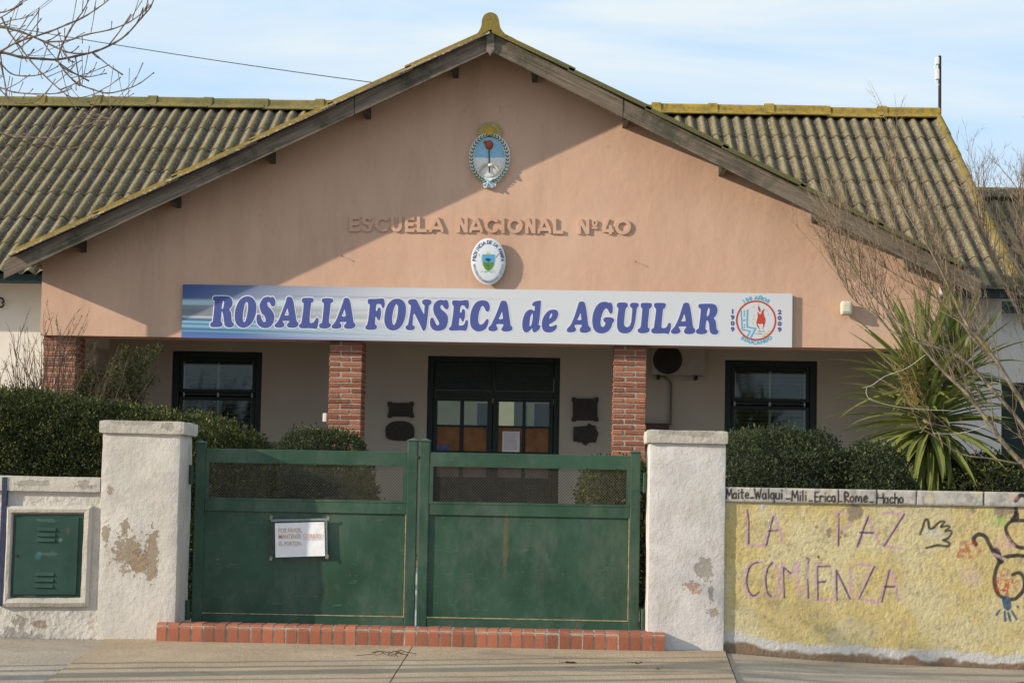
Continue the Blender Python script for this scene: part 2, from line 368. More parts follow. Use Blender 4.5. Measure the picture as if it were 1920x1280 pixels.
HCORE = plain('hedge_dark_hull', (.016, .017, .009), .95, .5, 20, .8, 40, .03)  # solid dark hull added inside the foliage to block see-through
YUC = leafm('sword_leaf', (.15, .18, .04), (.27, .29, .085), (.36, .34, .10), .3)
YDEAD = leafm('dead_leaf', (.20, .13, .06), (.34, .23, .10), (.4, .28, .14), .2)
YFLO = leafm('seed_head', (.20, .15, .05), (.32, .24, .08), (.4, .3, .1), .2)
m = Mt('grey_bark', .9, .15); c0 = m.mix(m.ramp(m.noise(30, 5, .7), .35, .65), (.13, .10, .07), (.30, .25, .185)); c0 = m.mix(m.ramp(m.noise(11, 4), .56, .66, 0, .75), c0, (.30, .24, .07)); BARK = m.out(c0, [(m.noise(60, 4), .8, .006)])
TWIG = plain('pale_twig', (.235, .175, .115), .9, .35, 15, 0)
TWIGD = plain('dark_twig', (.10, .07, .05), .9, .4, 15, 0)
m = Mt('street_bark', .9, .15); c0 = m.mix(m.ramp(m.noise(30, 5, .7), .35, .65), (.11, .075, .055), (.22, .17, .13)); SBARK = m.out(c0, [(m.noise(60, 4), .8, .006)])
WHITEP = plain('white_plastic', (.75, .74, .72), .4, .08, 5, 0)
PAPER = plain('paper', (.78, .78, .8), .8, .06, 20, .5, 14, .01)
WOODP = plain('plywood', (.27, .13, .05), .6, .3, 8, 0)
def glassm(name, tint, t=.75, rough=.03):
    m = Mt(name, rough, .5); m.b.inputs['Base Color'].default_value = tint + (1,)
    tb = m.n('ShaderNodeBsdfTransparent'); gl = m.n('ShaderNodeBsdfGlossy'); gl.inputs['Roughness'].default_value = rough
    fr = m.n('ShaderNodeFresnel'); fr.inputs[0].default_value = 1.5; tb.inputs[0].default_value = tint + (1,)
    ms = m.n('ShaderNodeMixShader'); m.l(fr.outputs[0], ms.inputs[0]); m.l(tb.outputs[0], ms.inputs[1]); m.l(gl.outputs[0], ms.inputs[2]); m.l(ms.outputs[0], m.nt.nodes['Material Output'].inputs[0])
    return m.m
GLASS = glassm('window_glass', (.75, .8, .75))
PLAST = glassm('plastic_sleeve', (.55, .6, .62), rough=.25)
def vcol(name, attr='Col', rough=.8, bumps=None, spec=.2):
    m = Mt(name, rough, spec); a = m.n('ShaderNodeAttribute'); a.attribute_name = attr
    c = a.outputs['Color']
    return m.out(c, bumps(m) if bumps else ())

# ------------------------------------------------------------------ setting: ground
mb = MB().box(-400, 400, -100, 700, -.62, -.42); struct('ground', mb, EARTH)
mb = MB().box(-60, 60, -6, 8.6, -.41, -.25); struct('road', mb, EARTH)
mb = MB().box(-60, 60, 8.6, 8.75, -.41, -.10); struct('kerb', mb, WALK)
def sheet(name, corners, mat, nx=30, ny=12, thick=.3, amp=.003, zf=None):
    a, b, c, d = [Vector(p) for p in corners]; vs = []; fs = []
    for i in range(nx + 1):
        for j in range(ny + 1):
            u = i / nx; v = j / ny; p = (a * (1 - u) + b * u) * (1 - v) + (d * (1 - u) + c * u) * v
            z = p.z + amp * noise.noise(p * 3) + (zf(p) if zf else 0); vs.append((p.x, p.y, z))
    n = len(vs)
    for i in range(nx):
        for j in range(ny): k = i * (ny + 1) + j; fs.append((k, k + ny + 1, k + ny + 2, k + 1))
    vs += [(x, y_, z - thick) for x, y_, z in vs[:n]]
    edge = [i * (ny + 1) for i in range(nx + 1)] + [nx * (ny + 1) + j for j in range(1, ny + 1)] + [i * (ny + 1) + ny for i in range(nx - 1, -1, -1)] + [j for j in range(ny - 1, 0, -1)]
    for i, e in enumerate(edge): f_ = edge[(i + 1) % len(edge)]; fs.append((e, e + n, f_ + n, f_))
    return struct(name, MB().add(vs, fs), mat)
la, lb = UG(178, 1208), UG(40, 1290); ra, rb = UG(1362, 1222), UG(1392, 1290)
def ext(p, q, Y): t = (Y - p.y) / (q.y - p.y); return (p.x + (q.x - p.x) * t, Y)
lx, ly = ext(la, lb, 8.75); rx, ry = ext(ra, rb, 8.75); g2 = .006
l13 = ext(la, lb, 13.0)[0]; r13 = ext(ra, rb, 13.0)[0]
ck1, ck0 = UG(765, 1222), UG(722, 1280); c13 = ext(ck1, ck0, 13.0)[0]; c875 = ext(ck1, ck0, 8.75)[0]
sheet('driveway_apron', [(lx + g2, ly, -.05), (c875 - .004, 8.75, -.05), (c13 - .003, 13.0, 0), (l13 + g2, 13.0, 0)], APRON)
sheet('driveway_apron', [(c875 + .004, 8.75, -.05), (rx - g2, ry, -.05), (r13 - g2, 13.0, 0), (c13 + .003, 13.0, 0)], APRON)
sheet('left_footpath', [(-30, 8.75, -.09), (lx - g2, 8.75, -.055), (l13 - g2, 13.02, -.008), (-30, 13.02, -.05)], WALK, 60, 14)
sheet('right_footpath', [(rx + g2, 8.75, -.075), (30, 8.75, -.30), (30, 13.02, -.45), (r13 + g2, 13.02, -.012)], WALK, 60, 14, zf=lambda p: -.05 * (1 - math.exp(-max(0, p.x - .93) * 1.4)) + .035 * max(0, min(1, (p.x - 1)/10)))
struct('joint_bedding', MB().box(-6, 3, 8.8, 13, -.39, -.085), SOIL)
struct('yard', MB().box(-60, 60, 13.05, 90, -.4, .02), SOIL)
struct('garden_path', MB().box(-2.2, .45, 13.4, 24.6, -.1, .045), YARDP)
struct('porch_floor', MB().box(-6.3, 4.4, 24.6, 27.6, -.1, .12), TILE)

# ------------------------------------------------------------------ SDF lettering tools
def segs_of(pts): return [(pts[i], pts[i + 1]) for i in range(len(pts) - 1)]
def dist_segs(X, Z, segs):
    d = np.full(X.shape, 1e9)
    for (ax, az), (bx, bz) in segs:
        vx, vz = bx - ax, bz - az; L2 = vx * vx + vz * vz + 1e-12
        t = np.clip(((X - ax) * vx + (Z - az) * vz) / L2, 0, 1)
        d = np.minimum(d, np.hypot(X - ax - t * vx, Z - az - t * vz))
    return d
def inside(X, Z, loops):
    r_ = np.zeros(X.shape, bool)
    for lp in loops:
        n = len(lp)
        for i in range(n):
            (x1, z1), (x2, z2) = lp[i], lp[(i + 1) % n]
            if z1 == z2: continue
            c = ((z1 > Z) != (z2 > Z)) & (X < (x2 - x1) * (Z - z1) / (z2 - z1) + x1); r_ ^= c
    return r_
def contour(F, xs, zs):                      # loops of F = 0
    ed = {}; nx, nz = F.shape; S = F < 0
    cells = np.argwhere(~((S[:-1, :-1] == S[1:, :-1]) & (S[:-1, :-1] == S[:-1, 1:]) & (S[:-1, :-1] == S[1:, 1:])))
    def pnt(k):
        i, j, h = k
        a = F[i, j]; b = F[i + 1, j] if h == 0 else F[i, j + 1]; t = a / (a - b)
        return (xs[i] + (xs[i + 1] - xs[i]) * t, zs[j]) if h == 0 else (xs[i], zs[j] + (zs[j + 1] - zs[j]) * t)
    for i, j in cells:
        i = int(i); j = int(j)
        a, b, c, d = S[i, j], S[i + 1, j], S[i + 1, j + 1], S[i, j + 1]
        E_ = {'b': (i, j, 0), 't': (i, j + 1, 0), 'l': (i, j, 1), 'r': (i + 1, j, 1)}
        cr = [e for e, q in (('b', a != b), ('r', b != c), ('t', c != d), ('l', d != a)) if q]
        prs = [(cr[0], cr[1])] if len(cr) == 2 else ([('b', 'l'), ('r', 't')] if a else [('b', 'r'), ('l', 't')])
        for p, q in prs: ed.setdefault(E_[p], []).append(E_[q]); ed.setdefault(E_[q], []).append(E_[p])
    loops = []; seen = set()
    for k in ed:
        if k in seen: continue
        lp = [k]; seen.add(k); cur = k
        while True:
            nx_ = [q for q in ed[cur] if q not in seen]
            if not nx_: break
            cur = nx_[0]; seen.add(cur); lp.append(cur)
        if len(lp) > 5: loops.append([pnt(q) for q in lp])
    return loops
def smooth_loop(pts, n=5):                    # closed Catmull-Rom
    o = []; m_ = len(pts)
    for i in range(m_):
        p0, p1, p2, p3 = [np.array(pts[(i + k - 1) % m_], float) for k in range(4)]
        for t in np.arange(n) / n:
            o.append(tuple(.5 * ((2 * p1) + (-p0 + p2) * t + (2 * p0 - 5 * p1 + 4 * p2 - p3) * t * t + (-p0 + 3 * p1 - 3 * p2 + p3) * t ** 3)))
    return o
def smooth_line(pts, n=5):
    o = []; m_ = len(pts); P_ = [np.array(p, float) for p in pts]
    for i in range(m_ - 1):
        p0, p1, p2, p3 = P_[max(i - 1, 0)], P_[i], P_[i + 1], P_[min(i + 2, m_ - 1)]
        for t in np.arange(n) / n: o.append(tuple(.5 * ((2 * p1) + (-p0 + p2) * t + (2 * p0 - 5 * p1 + 4 * p2 - p3) * t * t + (-p0 + 3 * p1 - 3 * p2 + p3) * t ** 3)))
    o.append(tuple(P_[-1])); return o
def text_tris(s, size, off=0.0):
    cu = bpy.data.curves.new('t', 'FONT'); cu.body = s; cu.size = size; cu.offset = off; cu.resolution_u = 3; cu.align_x = 'CENTER'
    ob = bpy.data.objects.new('t', cu); COL.objects.link(ob); dg = bpy.context.evaluated_depsgraph_get(); dg.update()
    me = bpy.data.meshes.new_from_object(ob.evaluated_get(dg)); v = [tuple(q.co) for q in me.vertices]; f = [tuple(p.vertices) for p in me.polygons]
    bpy.data.objects.remove(ob); bpy.data.curves.remove(cu); bpy.data.meshes.remove(me); return v, f
def put_text(mb, s, cx, cz, Y, size, ang=0, off=0, sx=1):      # baseline centre at (cx, cz), flat facing the street
    v, f = text_tris(s, size, off)
    ca, sa = math.cos(ang), math.sin(ang)
    mb.add([(cx + (x * sx) * ca - y_ * sa, Y, cz + (x * sx) * sa + y_ * ca) for x, y_, _ in v], f)
#@@PART2
# ------------------------------------------------------------------ school building
GY = 24.9; FY = 24.3; BW = 27.5; AX = -.955; ZT = 6.07; SL = .49; GX0, GX1 = -6.09, 4.188; SZ = 2.618
school = thing('school_building', 'single-storey school with peach gable, brick porch columns and mossy corrugated roof behind the green gate', 'school', (AX, GY, 0))
def roofz(x): return ZT - SL * abs(x - AX)
ud = .215
mb = MB()
nx = 60; ud = .075; prof = [(GX0, roofz(GX0) - ud), (AX, roofz(AX) - ud), (GX1, roofz(GX1) - ud)]
mb.slab([[(GX0, SZ), (GX1, SZ)] + prof[::-1]], GY, GY + .5)
gable = part('gable_wall', mb, PEACH, school)
# relief lettering
GL = 29.5
def gl(ch, x0, x1, yb, yt, th=6.3):
    """strokes in px; returns SDF loops"""
    w = x1 - x0; h = yb - yt; mx_ = (x0 + x1) / 2; e = th * .9; t = th / 2
    P_ = lambda u, v: (x0 + u * w, yb - v * h)
    clip = True; S = []
    def ln(*p): S.extend(segs_of(list(p)))
    A_ = lambda cx, cy, rx, ry, a0, a1, n=18: [(cx + rx * math.cos(R(a0 + (a1 - a0) * i / n)), cy - ry * math.sin(R(a0 + (a1 - a0) * i / n))) for i in range(n + 1)]
    if ch == 'E': ln((x0 + t, yt - e), (x0 + t, yb + e)); ln((x0, yt + t), (x1 + e, yt + t)); ln((x0, yb - t), (x1 + e, yb - t)); ln((x0, (yt + yb) / 2), (x1 - w * .22, (yt + yb) / 2))
    elif ch == 'L': ln((x0 + t, yt - e), (x0 + t, yb + e)); ln((x0, yb - t), (x1 + e, yb - t))
    elif ch == 'I': ln((mx_, yt - e), (mx_, yb + e))
    elif ch == 'U': ln((x0 + t, yt - e), (x0 + t, yb - w / 2)); ln(*A_(mx_, yb - w / 2, w / 2 - t, w / 2 - t, 180, 360)); ln((x1 - t, yb - w / 2), (x1 - t, yt - e))
    elif ch == 'N': ln((x0 + t, yt - e), (x0 + t, yb + e)); ln((x1 - t, yt - e), (x1 - t, yb + e)); ln((x0 + t, yt), (x1 - t, yb))
    elif ch == 'A': ln((x0 - 1.5, yb + 4), (mx_, yt + 1)); ln((x1 + 1.5, yb + 4), (mx_, yt + 1)); ln(P_(.25, .28), P_(.75, .28))
    elif ch == 'O': ln(*A_(mx_, (yt + yb) / 2, w / 2 - t, h / 2 - t, 0, 360, 30))
    elif ch == 'C': ln(*A_(mx_ + w * .06, (yt + yb) / 2, w / 2 + w * .06 - t, h / 2 - t, 48, 312, 26))
    elif ch == 'S': ln(*(A_(mx_, yt + h * .27, w / 2 - t, h * .27 - t * .6, 35, 240, 14) + A_(mx_, yb - h * .27, w / 2 - t, h * .27 - t * .3, 70, -150, 14)))
    elif ch == '4': ln((mx_ + w * .02, yt), (x0 + t, yb - h * .27)); ln((x0 + t, yb - h * .25), (x1 + e, yb - h * .25)); ln((x1 - w * .27, yb - h * .5), (x1 - w * .27, yb + e))
    elif ch == 'o': t *= .62; ln(*A_(mx_, yt + h * .33, w / 2 - t, h * .3, 0, 360, 20)); ln((x0, yb - t), (x1, yb - t))
    xs = np.arange(x0 - 3, x1 + 3.01, .6); ys = np.arange(yt - 3, yb + 3.01, .6)
    Xg, Yg = np.meshgrid(xs, ys, indexing='ij')
    d = dist_segs(Xg, Yg, S) - t
    box = np.maximum(np.maximum(x0 - Xg, Xg - x1), np.maximum(yt - Yg, Yg - yb))
    return contour(np.maximum(d, box) + 1e-5, xs, ys)
relief = link('relief_lettering', None, school); relief.location = (0, 0, 0)
word = [('E',655,675),('S',679,698),('C',703,728.5),('U',733,753.5),('E',759,777),('L',781.5,800),('A',805,831.5),('N',856.6,877),('A',880,905),('C',908,934),('I',939.5,946.2),('O',951,980),('N',984.6,1004),('A',1008,1033.5),('L',1036.7,1056),('N',1083,1105),('o',1109.6,1120.5),('4',1128.5,1150.5),('O',1153,1183)]
for ch, x0, x1 in word:
    yb = 433.7 + (x0 - 655) * .0119 + .3; yt = yb - 29
    if ch == 'o': yt, yb = yt + 2, yb - 10
    lps = gl(ch, x0, x1, yb, yt)
    lps = [[(lambda v: (v.x, v.z))(U(a, b, GY - .012)) for a, b in lp] for lp in lps]
    part('letter', MB().slab(lps, GY - .022, GY + .004), PEACH, relief)
# fascia boards, verge, purlin ends, finial
def onslope(px_list, side): pass
def fasc(xa, xb, dz0, dz1, y0, y1, dx=0):
    pts = [(xa, roofz(xa) - dz0), (xb, roofz(xb) - dz0), (xb, roofz(xb) - dz1), (xa, roofz(xa) - dz1)]
    return MB().slab([pts], y0, y1)
jl = U(665, 200, FY).x; jr = U(1168, 215, FY).x; eL = AX - 5.42; eR = AX + 5.5
for i, (a, b, o1) in enumerate(((eL, jl - .004, 0), (jl + .004, AX - .02, .008), (AX + .02, jr - .004, .008), (jr + .004, eR, 0))):
    mbf = fasc(a, b, .008, .205 + o1, FY - o1, FY + .035)
    part('fascia_board', mbf, FASCL if b < AX else FASCR, school)
    mbf = fasc(a, b, .15, .212, FY - .014, FY + .0); part('fascia_moulding', mbf, FASCL if b < AX else FASCR, school)
    part('soffit_board', fasc(a, b, .045, .07, FY + .036, GY - .001), GREENW, school)
for px in (840, 672, 490, 310, 130, 992, 1168, 1355, 1535, 1715):
    x = U(px, 640, FY).x; z = roofz(x)
    part('purlin_end', MB().box(x - .028, x + .028, FY + .037, GY + .01, z - .211, z - .076), DGREEN, school)
part('king_post', MB().slab([[(AX - .04, 6.05), (AX + .04, 6.05), (AX + .045, 5.86), (AX, 5.80), (AX - .045, 5.86)]], FY - .04, FY + .03), FASC, school)
fp = smooth_loop([(892, 69), (899, 60), (903, 50), (904, 40), (908, 31), (914, 27), (920, 25.5), (926, 27), (932, 31), (936, 40), (937, 50), (942, 60), (950, 69), (945, 71), (932, 64), (920, 58), (908, 64), (897, 71)], 4)
fp = [(lambda v: (v.x, v.z))(U(a, b, FY)) for a, b in fp]
part('ridge_end_cap', MB().slab([fp], FY - .06, FY + .14), VERGE, school)
# corrugated sheets
NC = 6; PW = .177; SLN = 1.12; AMP = .028
def sheet_mesh(nc, length):
    mb = MB(); nseg = nc * 8 + 3; th = .008
    for k in (0, 1):
        for i in range(nseg + 1):
            x = i * PW / 8; z = AMP * math.cos(2 * math.pi * i / 8) - k * th
            for j in (0, 1): mb.v.append((x, -j * length, z + .018 * j))
    n = (nseg + 1) * 2
    for i in range(nseg):
        a = 2 * i; mb.f.append((a, a + 1, a + 3, a + 2)); mb.f.append((n + a, n + a + 2, n + a + 3, n + a + 1)); mb.f.append((a + 1, n + a + 1, n + a + 3, a + 3))
    mb.f.append((0, n, n + 1, 1)); e = 2 * nseg; mb.f.append((e, e + 1, n + e + 1, n + e))
    me = mesh_of('roof_sheet', mb, ROOF, smooth=True)
    sh = [True] * len(me.polygons)
    for i in range(nseg): sh[3 * i + 2] = False
    me.polygons.foreach_set('use_smooth', sh); return me
SM = sheet_mesh(NC, SLN); ROWL = 1.0
def place_sheet(origin, xa, ya, parent, me=None):
    xa = Vector(xa).normalized(); ya = Vector(ya).normalized(); za = xa.cross(ya)
    o = link('roof_sheet', me or SM, parent)
    m4 = Matrix((xa, ya, za)).transposed().to_4x4(); jit = Vector((random.uniform(-.004, .004), 0, 0)) + ya * random.uniform(-.012, .012) + za * random.uniform(0, .004)
    m4.translation = Vector(origin) + jit - wloc(parent)
    o.matrix_local = m4; return o
ROWL = .965; RY, RZ, MS = 33.0, 6.72, .523; al = math.atan(MS); up = Vector((0, math.cos(al), math.sin(al)))
CW = NC * PW
for i in range(16):
    x0 = 5.46 - CW * (i + 1)
    for r in range(7):
        top = Vector((x0, RY, RZ)) - up * (ROWL * r - .0)
        # sheets the gable roof stands in front of and covers
        if x0 > -3.2 and x0 + CW < 1.3 and r < 7 and not (r > 99): 
            if r >= 2: continue
        if r >= 3 and x0 > -4.8 and x0 + CW < 3.0: continue
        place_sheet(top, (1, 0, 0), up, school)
be = math.atan(SL); cb, sb = math.cos(be), math.sin(be)
for r in range(6):
    for c in range(7):
        y0 = FY - .02 + CW * c
        zr = ZT + .0 - sb * ROWL * r
        if y0 > RY - (RZ - zr) / MS + .2: continue
        dx = cb * ROWL * r
        if r == 5: dx -= .0
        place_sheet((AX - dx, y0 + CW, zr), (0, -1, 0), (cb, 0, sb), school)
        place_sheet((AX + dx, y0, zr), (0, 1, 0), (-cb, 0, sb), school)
    for s in (-1, 1):
        a = Vector((AX + s * cb * (ROWL * r + .02), FY - .03, ZT - sb * (ROWL * r + .02) + .02)); b = Vector((AX + s * cb * min(ROWL * r + 1.06, 6.12), FY - .03, ZT - sb * min(ROWL * r + 1.06, 6.12) + .042))
        vt = MB().bar(a, b, .05, .046, up=(0, 1, 0) if False else (0, 0, 1)); part('verge_strip', vt, VERGE, school)
# ridge tiles of the main roof
def half_round(L_, r, n=8, flange=.12, drop=.07):
    mb = MB(); prof = [(-r - flange * .9, -drop - .03), (-r - .01, -.035)] + [(-r * math.cos(math.pi * k / n), r * .75 * math.sin(math.pi * k / n) + .005) for k in range(n + 1)] + [(r + .01, -.035), (r + flange * .9, -drop - .03)]
    for k in (0, 1):
        for (y, z) in prof: mb.v.append((0, y, z - .012 * k)); mb.v.append((L_, y, z - .012 * k))
    n2 = len(prof) * 2
    for i in range(len(prof) - 1): a = 2 * i; mb.f += [(a, a + 2, a + 3, a + 1)[::-1], (n2 + a, n2 + a + 1, n2 + a + 3, n2 + a + 2)[::-1], (a, n2 + a, n2 + a + 2, a + 2), (a + 1, a + 3, n2 + a + 3, n2 + a + 1)]
    return mb
RT = mesh_of('ridge_tile', half_round(.87, .085, flange=.2, drop=.085), RIDGE); RC = mesh_of('ridge_collar', half_round(.14, .10, flange=.14), RIDGE)
for i in range(17):
    x = 5.52 - .855 * (i + 1); jz = -.012 * math.sin(i * 1.3) + (0.02 if i in (2,) else 0)
    t = link('ridge_tile', RT, school, Vector((x, RY, RZ + .06 + jz)) - wloc(school)); t.rotation_euler = (0, R(random.uniform(-.5, .5)), 0)
    c_ = link('ridge_collar', RC, school, Vector((x - .07, RY, RZ + .066 + jz)) - wloc(school))
for c in range(8):
    t = link('ridge_tile', RT, school, Vector((AX, FY + .1 + .855 * c, ZT + .07)) - wloc(school)); t.rotation_euler = (0, 0, R(90))
# verge caps down the right-hand end of the main roof
for r in range(7):
    a = Vector((5.50, RY, RZ + .03)) - up * (ROWL * r); b = a - up * 1.06 + Vector((0, 0, .016))
    part('verge_cap', MB().tube([a, b], [.05, .055], 10), YVERGE, school, smooth=True)
part('barge_board', MB().bar((5.53, RY - .02, RZ - .16), Vector((5.53, RY - .02, RZ - .16)) - up * 6.95, .03, .2), GREENW, school)
part('eaves_board', MB().box(-12, -6.5, 26.96, 26.99, 3.40, 3.52), DGREEN, school)
part('eaves_board', MB().box(4.6, 5.5, 26.96, 26.99, 3.40, 3.52), DGREEN, school)
part('rear_roof', MB().add([(-11.6, RY, RZ), (5.46, RY, RZ), (5.46, RY + 7, RZ - 3.66), (-11.6, RY + 7, RZ - 3.66), (-11.6, RY, RZ - .05), (5.46, RY, RZ - .05), (5.46, RY + 7, RZ - 3.71), (-11.6, RY + 7, RZ - 3.71)], [(0,1,2,3),(7,6,5,4),(0,4,5,1),(1,5,6,2),(2,6,7,3),(3,7,4,0)]), ROOFD, school)
# walls of the main block with openings
def X27(px): return U(px, 740, BW).x
def Z27(px, py): return U(px, py, BW).z
dx0, dx1 = X27(801), X27(1049.5); dzt = Z27(926, 668.5); w0 = (X27(321), X27(490)); w1 = (X27(1359), X27(1532)); wzt = Z27(407, 658.5); wzb = 1.02
mb = MB(); WT = BW + .22
opens = [(w0[0], w0[1], wzb, wzt), (dx0, dx1, 0, dzt), (w1[0], w1[1], wzb, wzt)]
xx = GX0 + .04
for (a, b, z0, z1) in opens:
    mb.box(xx, a, BW, WT, 0, 3.45)
    mb.box(a, b, BW, WT, z1, 3.45)
    if z0 > 0: mb.box(a, b, BW, WT, 0, z0)
    xx = b
mb.box(xx, GX1 - .04, BW, WT, 0, 3.45)
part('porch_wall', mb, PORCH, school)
part('front_wall', MB().box(-11.5, GX0 + .04, BW, WT, 0, 3.45), CREAM, school); part('front_wall', MB().box(GX1 - .04, 5.40, BW, WT, 0, 3.45), CREAM, school)
mb = MB().box(5.2, 5.395, WT, 39, 0, 3.5); mb.add([(5.2, WT, 3.5), (5.395, WT, 3.5), (5.395, 39, 3.5), (5.2, 39, 3.5), (5.2, 33, 6.6), (5.395, 33, 6.6)], [(0, 1, 5, 4), (1, 2, 5), (2, 3, 4, 5), (0, 4, 3)])
part('end_wall', mb, CREAM, school)
part('end_wall', MB().box(-11.5, -11.3, WT, 39, 0, 6), CREAM, school)
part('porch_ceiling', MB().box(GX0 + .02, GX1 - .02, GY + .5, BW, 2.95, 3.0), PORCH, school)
part('porch_side_wall', MB().box(GX0 + .002, GX0 + .09, GY + .60, BW - .001, .1, SZ), CREAM, school)
part('porch_side_wall', MB().box(GX1 - .09, GX1 - .002, GY + .60, BW - .001, .1, SZ), CREAM, school)  # hidden right wall, added to cut the light entering the porch
part('porch_side_beam', MB().box(GX0 + .002, GX0 + .25, GY + .5, BW, SZ + .002, 3.3), CREAM, school)
part('porch_side_beam', MB().box(GX1 - .25, GX1 - .002, GY + .5, BW, SZ + .002, 3.3), CREAM, school)
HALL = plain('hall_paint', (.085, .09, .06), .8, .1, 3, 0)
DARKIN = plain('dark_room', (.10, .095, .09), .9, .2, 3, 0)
mb = MB().box(-2.6, -2.5, WT, 38, 0, 3.4).box(.7, .8, WT, 38, 0, 3.4).box(-2.5, .7, WT, 38, 3.3, 3.4).box(-11.3, -2.6, 38, 38.2, 0, 3.4).box(.8, 5.2, 38, 38.2, 0, 3.4)
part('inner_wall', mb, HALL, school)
part('hall_floor', MB().box(-2.5, .7, WT, 38, 0, .13), CONC, school)
mb = MB().box(-11.2, -2.7, 31, 31.1, 0, 3.4).box(.9, 5.1, 31, 31.1, 0, 3.4).box(-11.2, -2.61, WT + .3, 31, 3.35, 3.4).box(.81, 5.1, WT + .3, 31, 3.35, 3.4)
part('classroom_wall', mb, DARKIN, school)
# windows
def window(x0, x1, z0, z1):
    f = MB(); y0, y1 = BW + .05, BW + .13; t = .085
    f.bbox(x0, x0 + t, y0, y1, z0, z1, .004); f.bbox(x1 - t, x1, y0, y1, z0, z1, .004); f.bbox(x0 + t, x1 - t, y0, y1, z1 - t, z1, .004); f.bbox(x0 + t, x1 - t, y0, y1, z0, z0 + t, .004)
    wn_ = part('window', f, DGREEN, school)
    rows = 3; pitch = (z1 - z0 - .06) / rows
    for r in range(rows):
        zt = z1 - .03 - pitch * r; zb = zt - pitch
        s_ = MB(); a, b = x0 + t + .003, x1 - t - .003; u = .042; q0, q1 = BW + .07, BW + .115
        zt2, zb2 = zt - .055 if r == 0 else zt - .028, zb + .028
        s_.bbox(a, a + u, q0, q1, zb2, zt2, .003); s_.bbox(b - u, b, q0, q1, zb2, zt2, .003); s_.bbox(a + u, b - u, q0, q1, zt2 - u, zt2, .003); s_.bbox(a + u, b - u, q0, q1, zb2, zb2 + u, .003)
        part('sash', s_, DGREEN, wn_)
        part('pane', MB().box(a + u, b - u, BW + .09, BW + .094, zb2 + u, zt2 - u), GLASS, wn_)
    sl = MB()
    for k in range(int((z1 - z0) / .05)): z = z1 - .1 - k * .05; sl.add([(x0 + .12, BW + .17, z), (x1 - .12, BW + .17, z), (x1 - .12, BW + .20, z + .034), (x0 + .12, BW + .20, z + .034)], [(0, 1, 2, 3)])
    part('blind', sl, plain('blind_slat', (.16, .17, .16), .6, .2, 4, 0), wn_, stuff=True)
    cx = (x0 + x1) / 2; part('mullion', MB().box(cx - .012, cx + .012, BW + .14, BW + .155, z0 + .1, z1 - .1), WHITEP, wn_)
    for x_ in (x0 + .125, x1 - .15): part('curtain_edge', MB().box(x_, x_ + .02, BW + .14, BW + .155, z0 + .1, z1 - .13), WHITEP, wn_)
window(w0[0], w0[1], wzb, wzt); window(w1[0], w1[1], wzb, wzt)
# entrance door
f = MB(); y0, y1 = BW + .04, BW + .16
ft = .075; f.bbox(dx0, dx0 + ft, y0, y1, .12, dzt, .005); f.bbox(dx1 - ft, dx1, y0, y1, .12, dzt, .005); f.bbox(dx0 + ft, dx1 - ft, y0, y1, dzt - .07, dzt, .005)
ztr = Z27(926, 738); f.bbox(dx0 + ft, dx1 - ft, y0, y1, ztr - .05, ztr + .04, .005)
door = part('entrance_door', f, DGREEN, school)
cx = X27(924)
for a, b in ((dx0 + ft + .004, cx - .02), (cx + .02, dx1 - ft - .004)):
    part('transom_panel', MB().bbox(a, b, BW + .09, BW + .11, ztr + .045, dzt - .075, .003), DGREEN, door)
    t_ = MB(); t_.bbox(a + .03, b - .03, BW + .075, BW + .089, ztr + .13, ztr + .145, .002); part('transom_bead', t_, GREENW, door)
part('transom_post', MB().bbox(cx - .018, cx + .018, BW + .05, BW + .12, ztr + .042, dzt - .072, .003), DGREEN, door)
rz = [Z27(926, 752), Z27(926, 797), Z27(926, 801), Z27(926, 846), Z27(926, 850), Z27(926, 879), Z27(926, 895)]
leaves = ((dx0 + ft + .004, cx - .004, (820, 863, 870, 914)), (cx + .004, dx1 - ft - .004, (935.5, 980, 986, 1030)))
for li, (a, b, pxs) in enumerate(leaves):
    q = [X27(p) for p in pxs]; s_ = MB(); u0, u1 = BW + .06, BW + .105
    s_.bbox(a, q[0], u0, u1, .13, ztr - .055, .003); s_.bbox(q[3], b, u0, u1, .13, ztr - .055, .003); s_.bbox(q[1], q[2], u0, u1, rz[6], rz[0], .003)
    s_.bbox(q[0], q[3], u0, u1, rz[0], ztr - .055, .003)
    for (h0, h1) in ((rz[2], rz[1]), (rz[4], rz[3])):
        s_.bbox(q[0], q[1], u0, u1, h0, h1, .002); s_.bbox(q[2], q[3], u0, u1, h0, h1, .002)
    s_.bbox(q[0], q[3], u0, u1, .13, rz[6], .003)
    part('door_leaf', s_, DGREEN, door)
    part('kick_panel', MB().bbox(q[0] + .04, q[3] - .04, u0 - .012, u0 - .001, .25, rz[6] - .06, .006), DGREEN, door)
    for (c0_, c1_) in ((q[0], q[1]), (q[2], q[3])):
        part('door_pane', MB().box(c0_, c1_, BW + .085, BW + .089, rz[1], rz[0]), GLASS, door)
        part('wood_panel', MB().box(c0_, c1_, BW + .08, BW + .095, rz[3], rz[2]), WOODP, door)
        part('wood_panel', MB().box(c0_, c1_, BW + .08, BW + .095, rz[5], rz[4]), WOODP, door)
        part('lower_pane', MB().box(c0_, c1_, BW + .08, BW + .095, rz[6], rz[5]), plain('frosted', (.16, .13, .12), .5, .2, 8, 0), door)
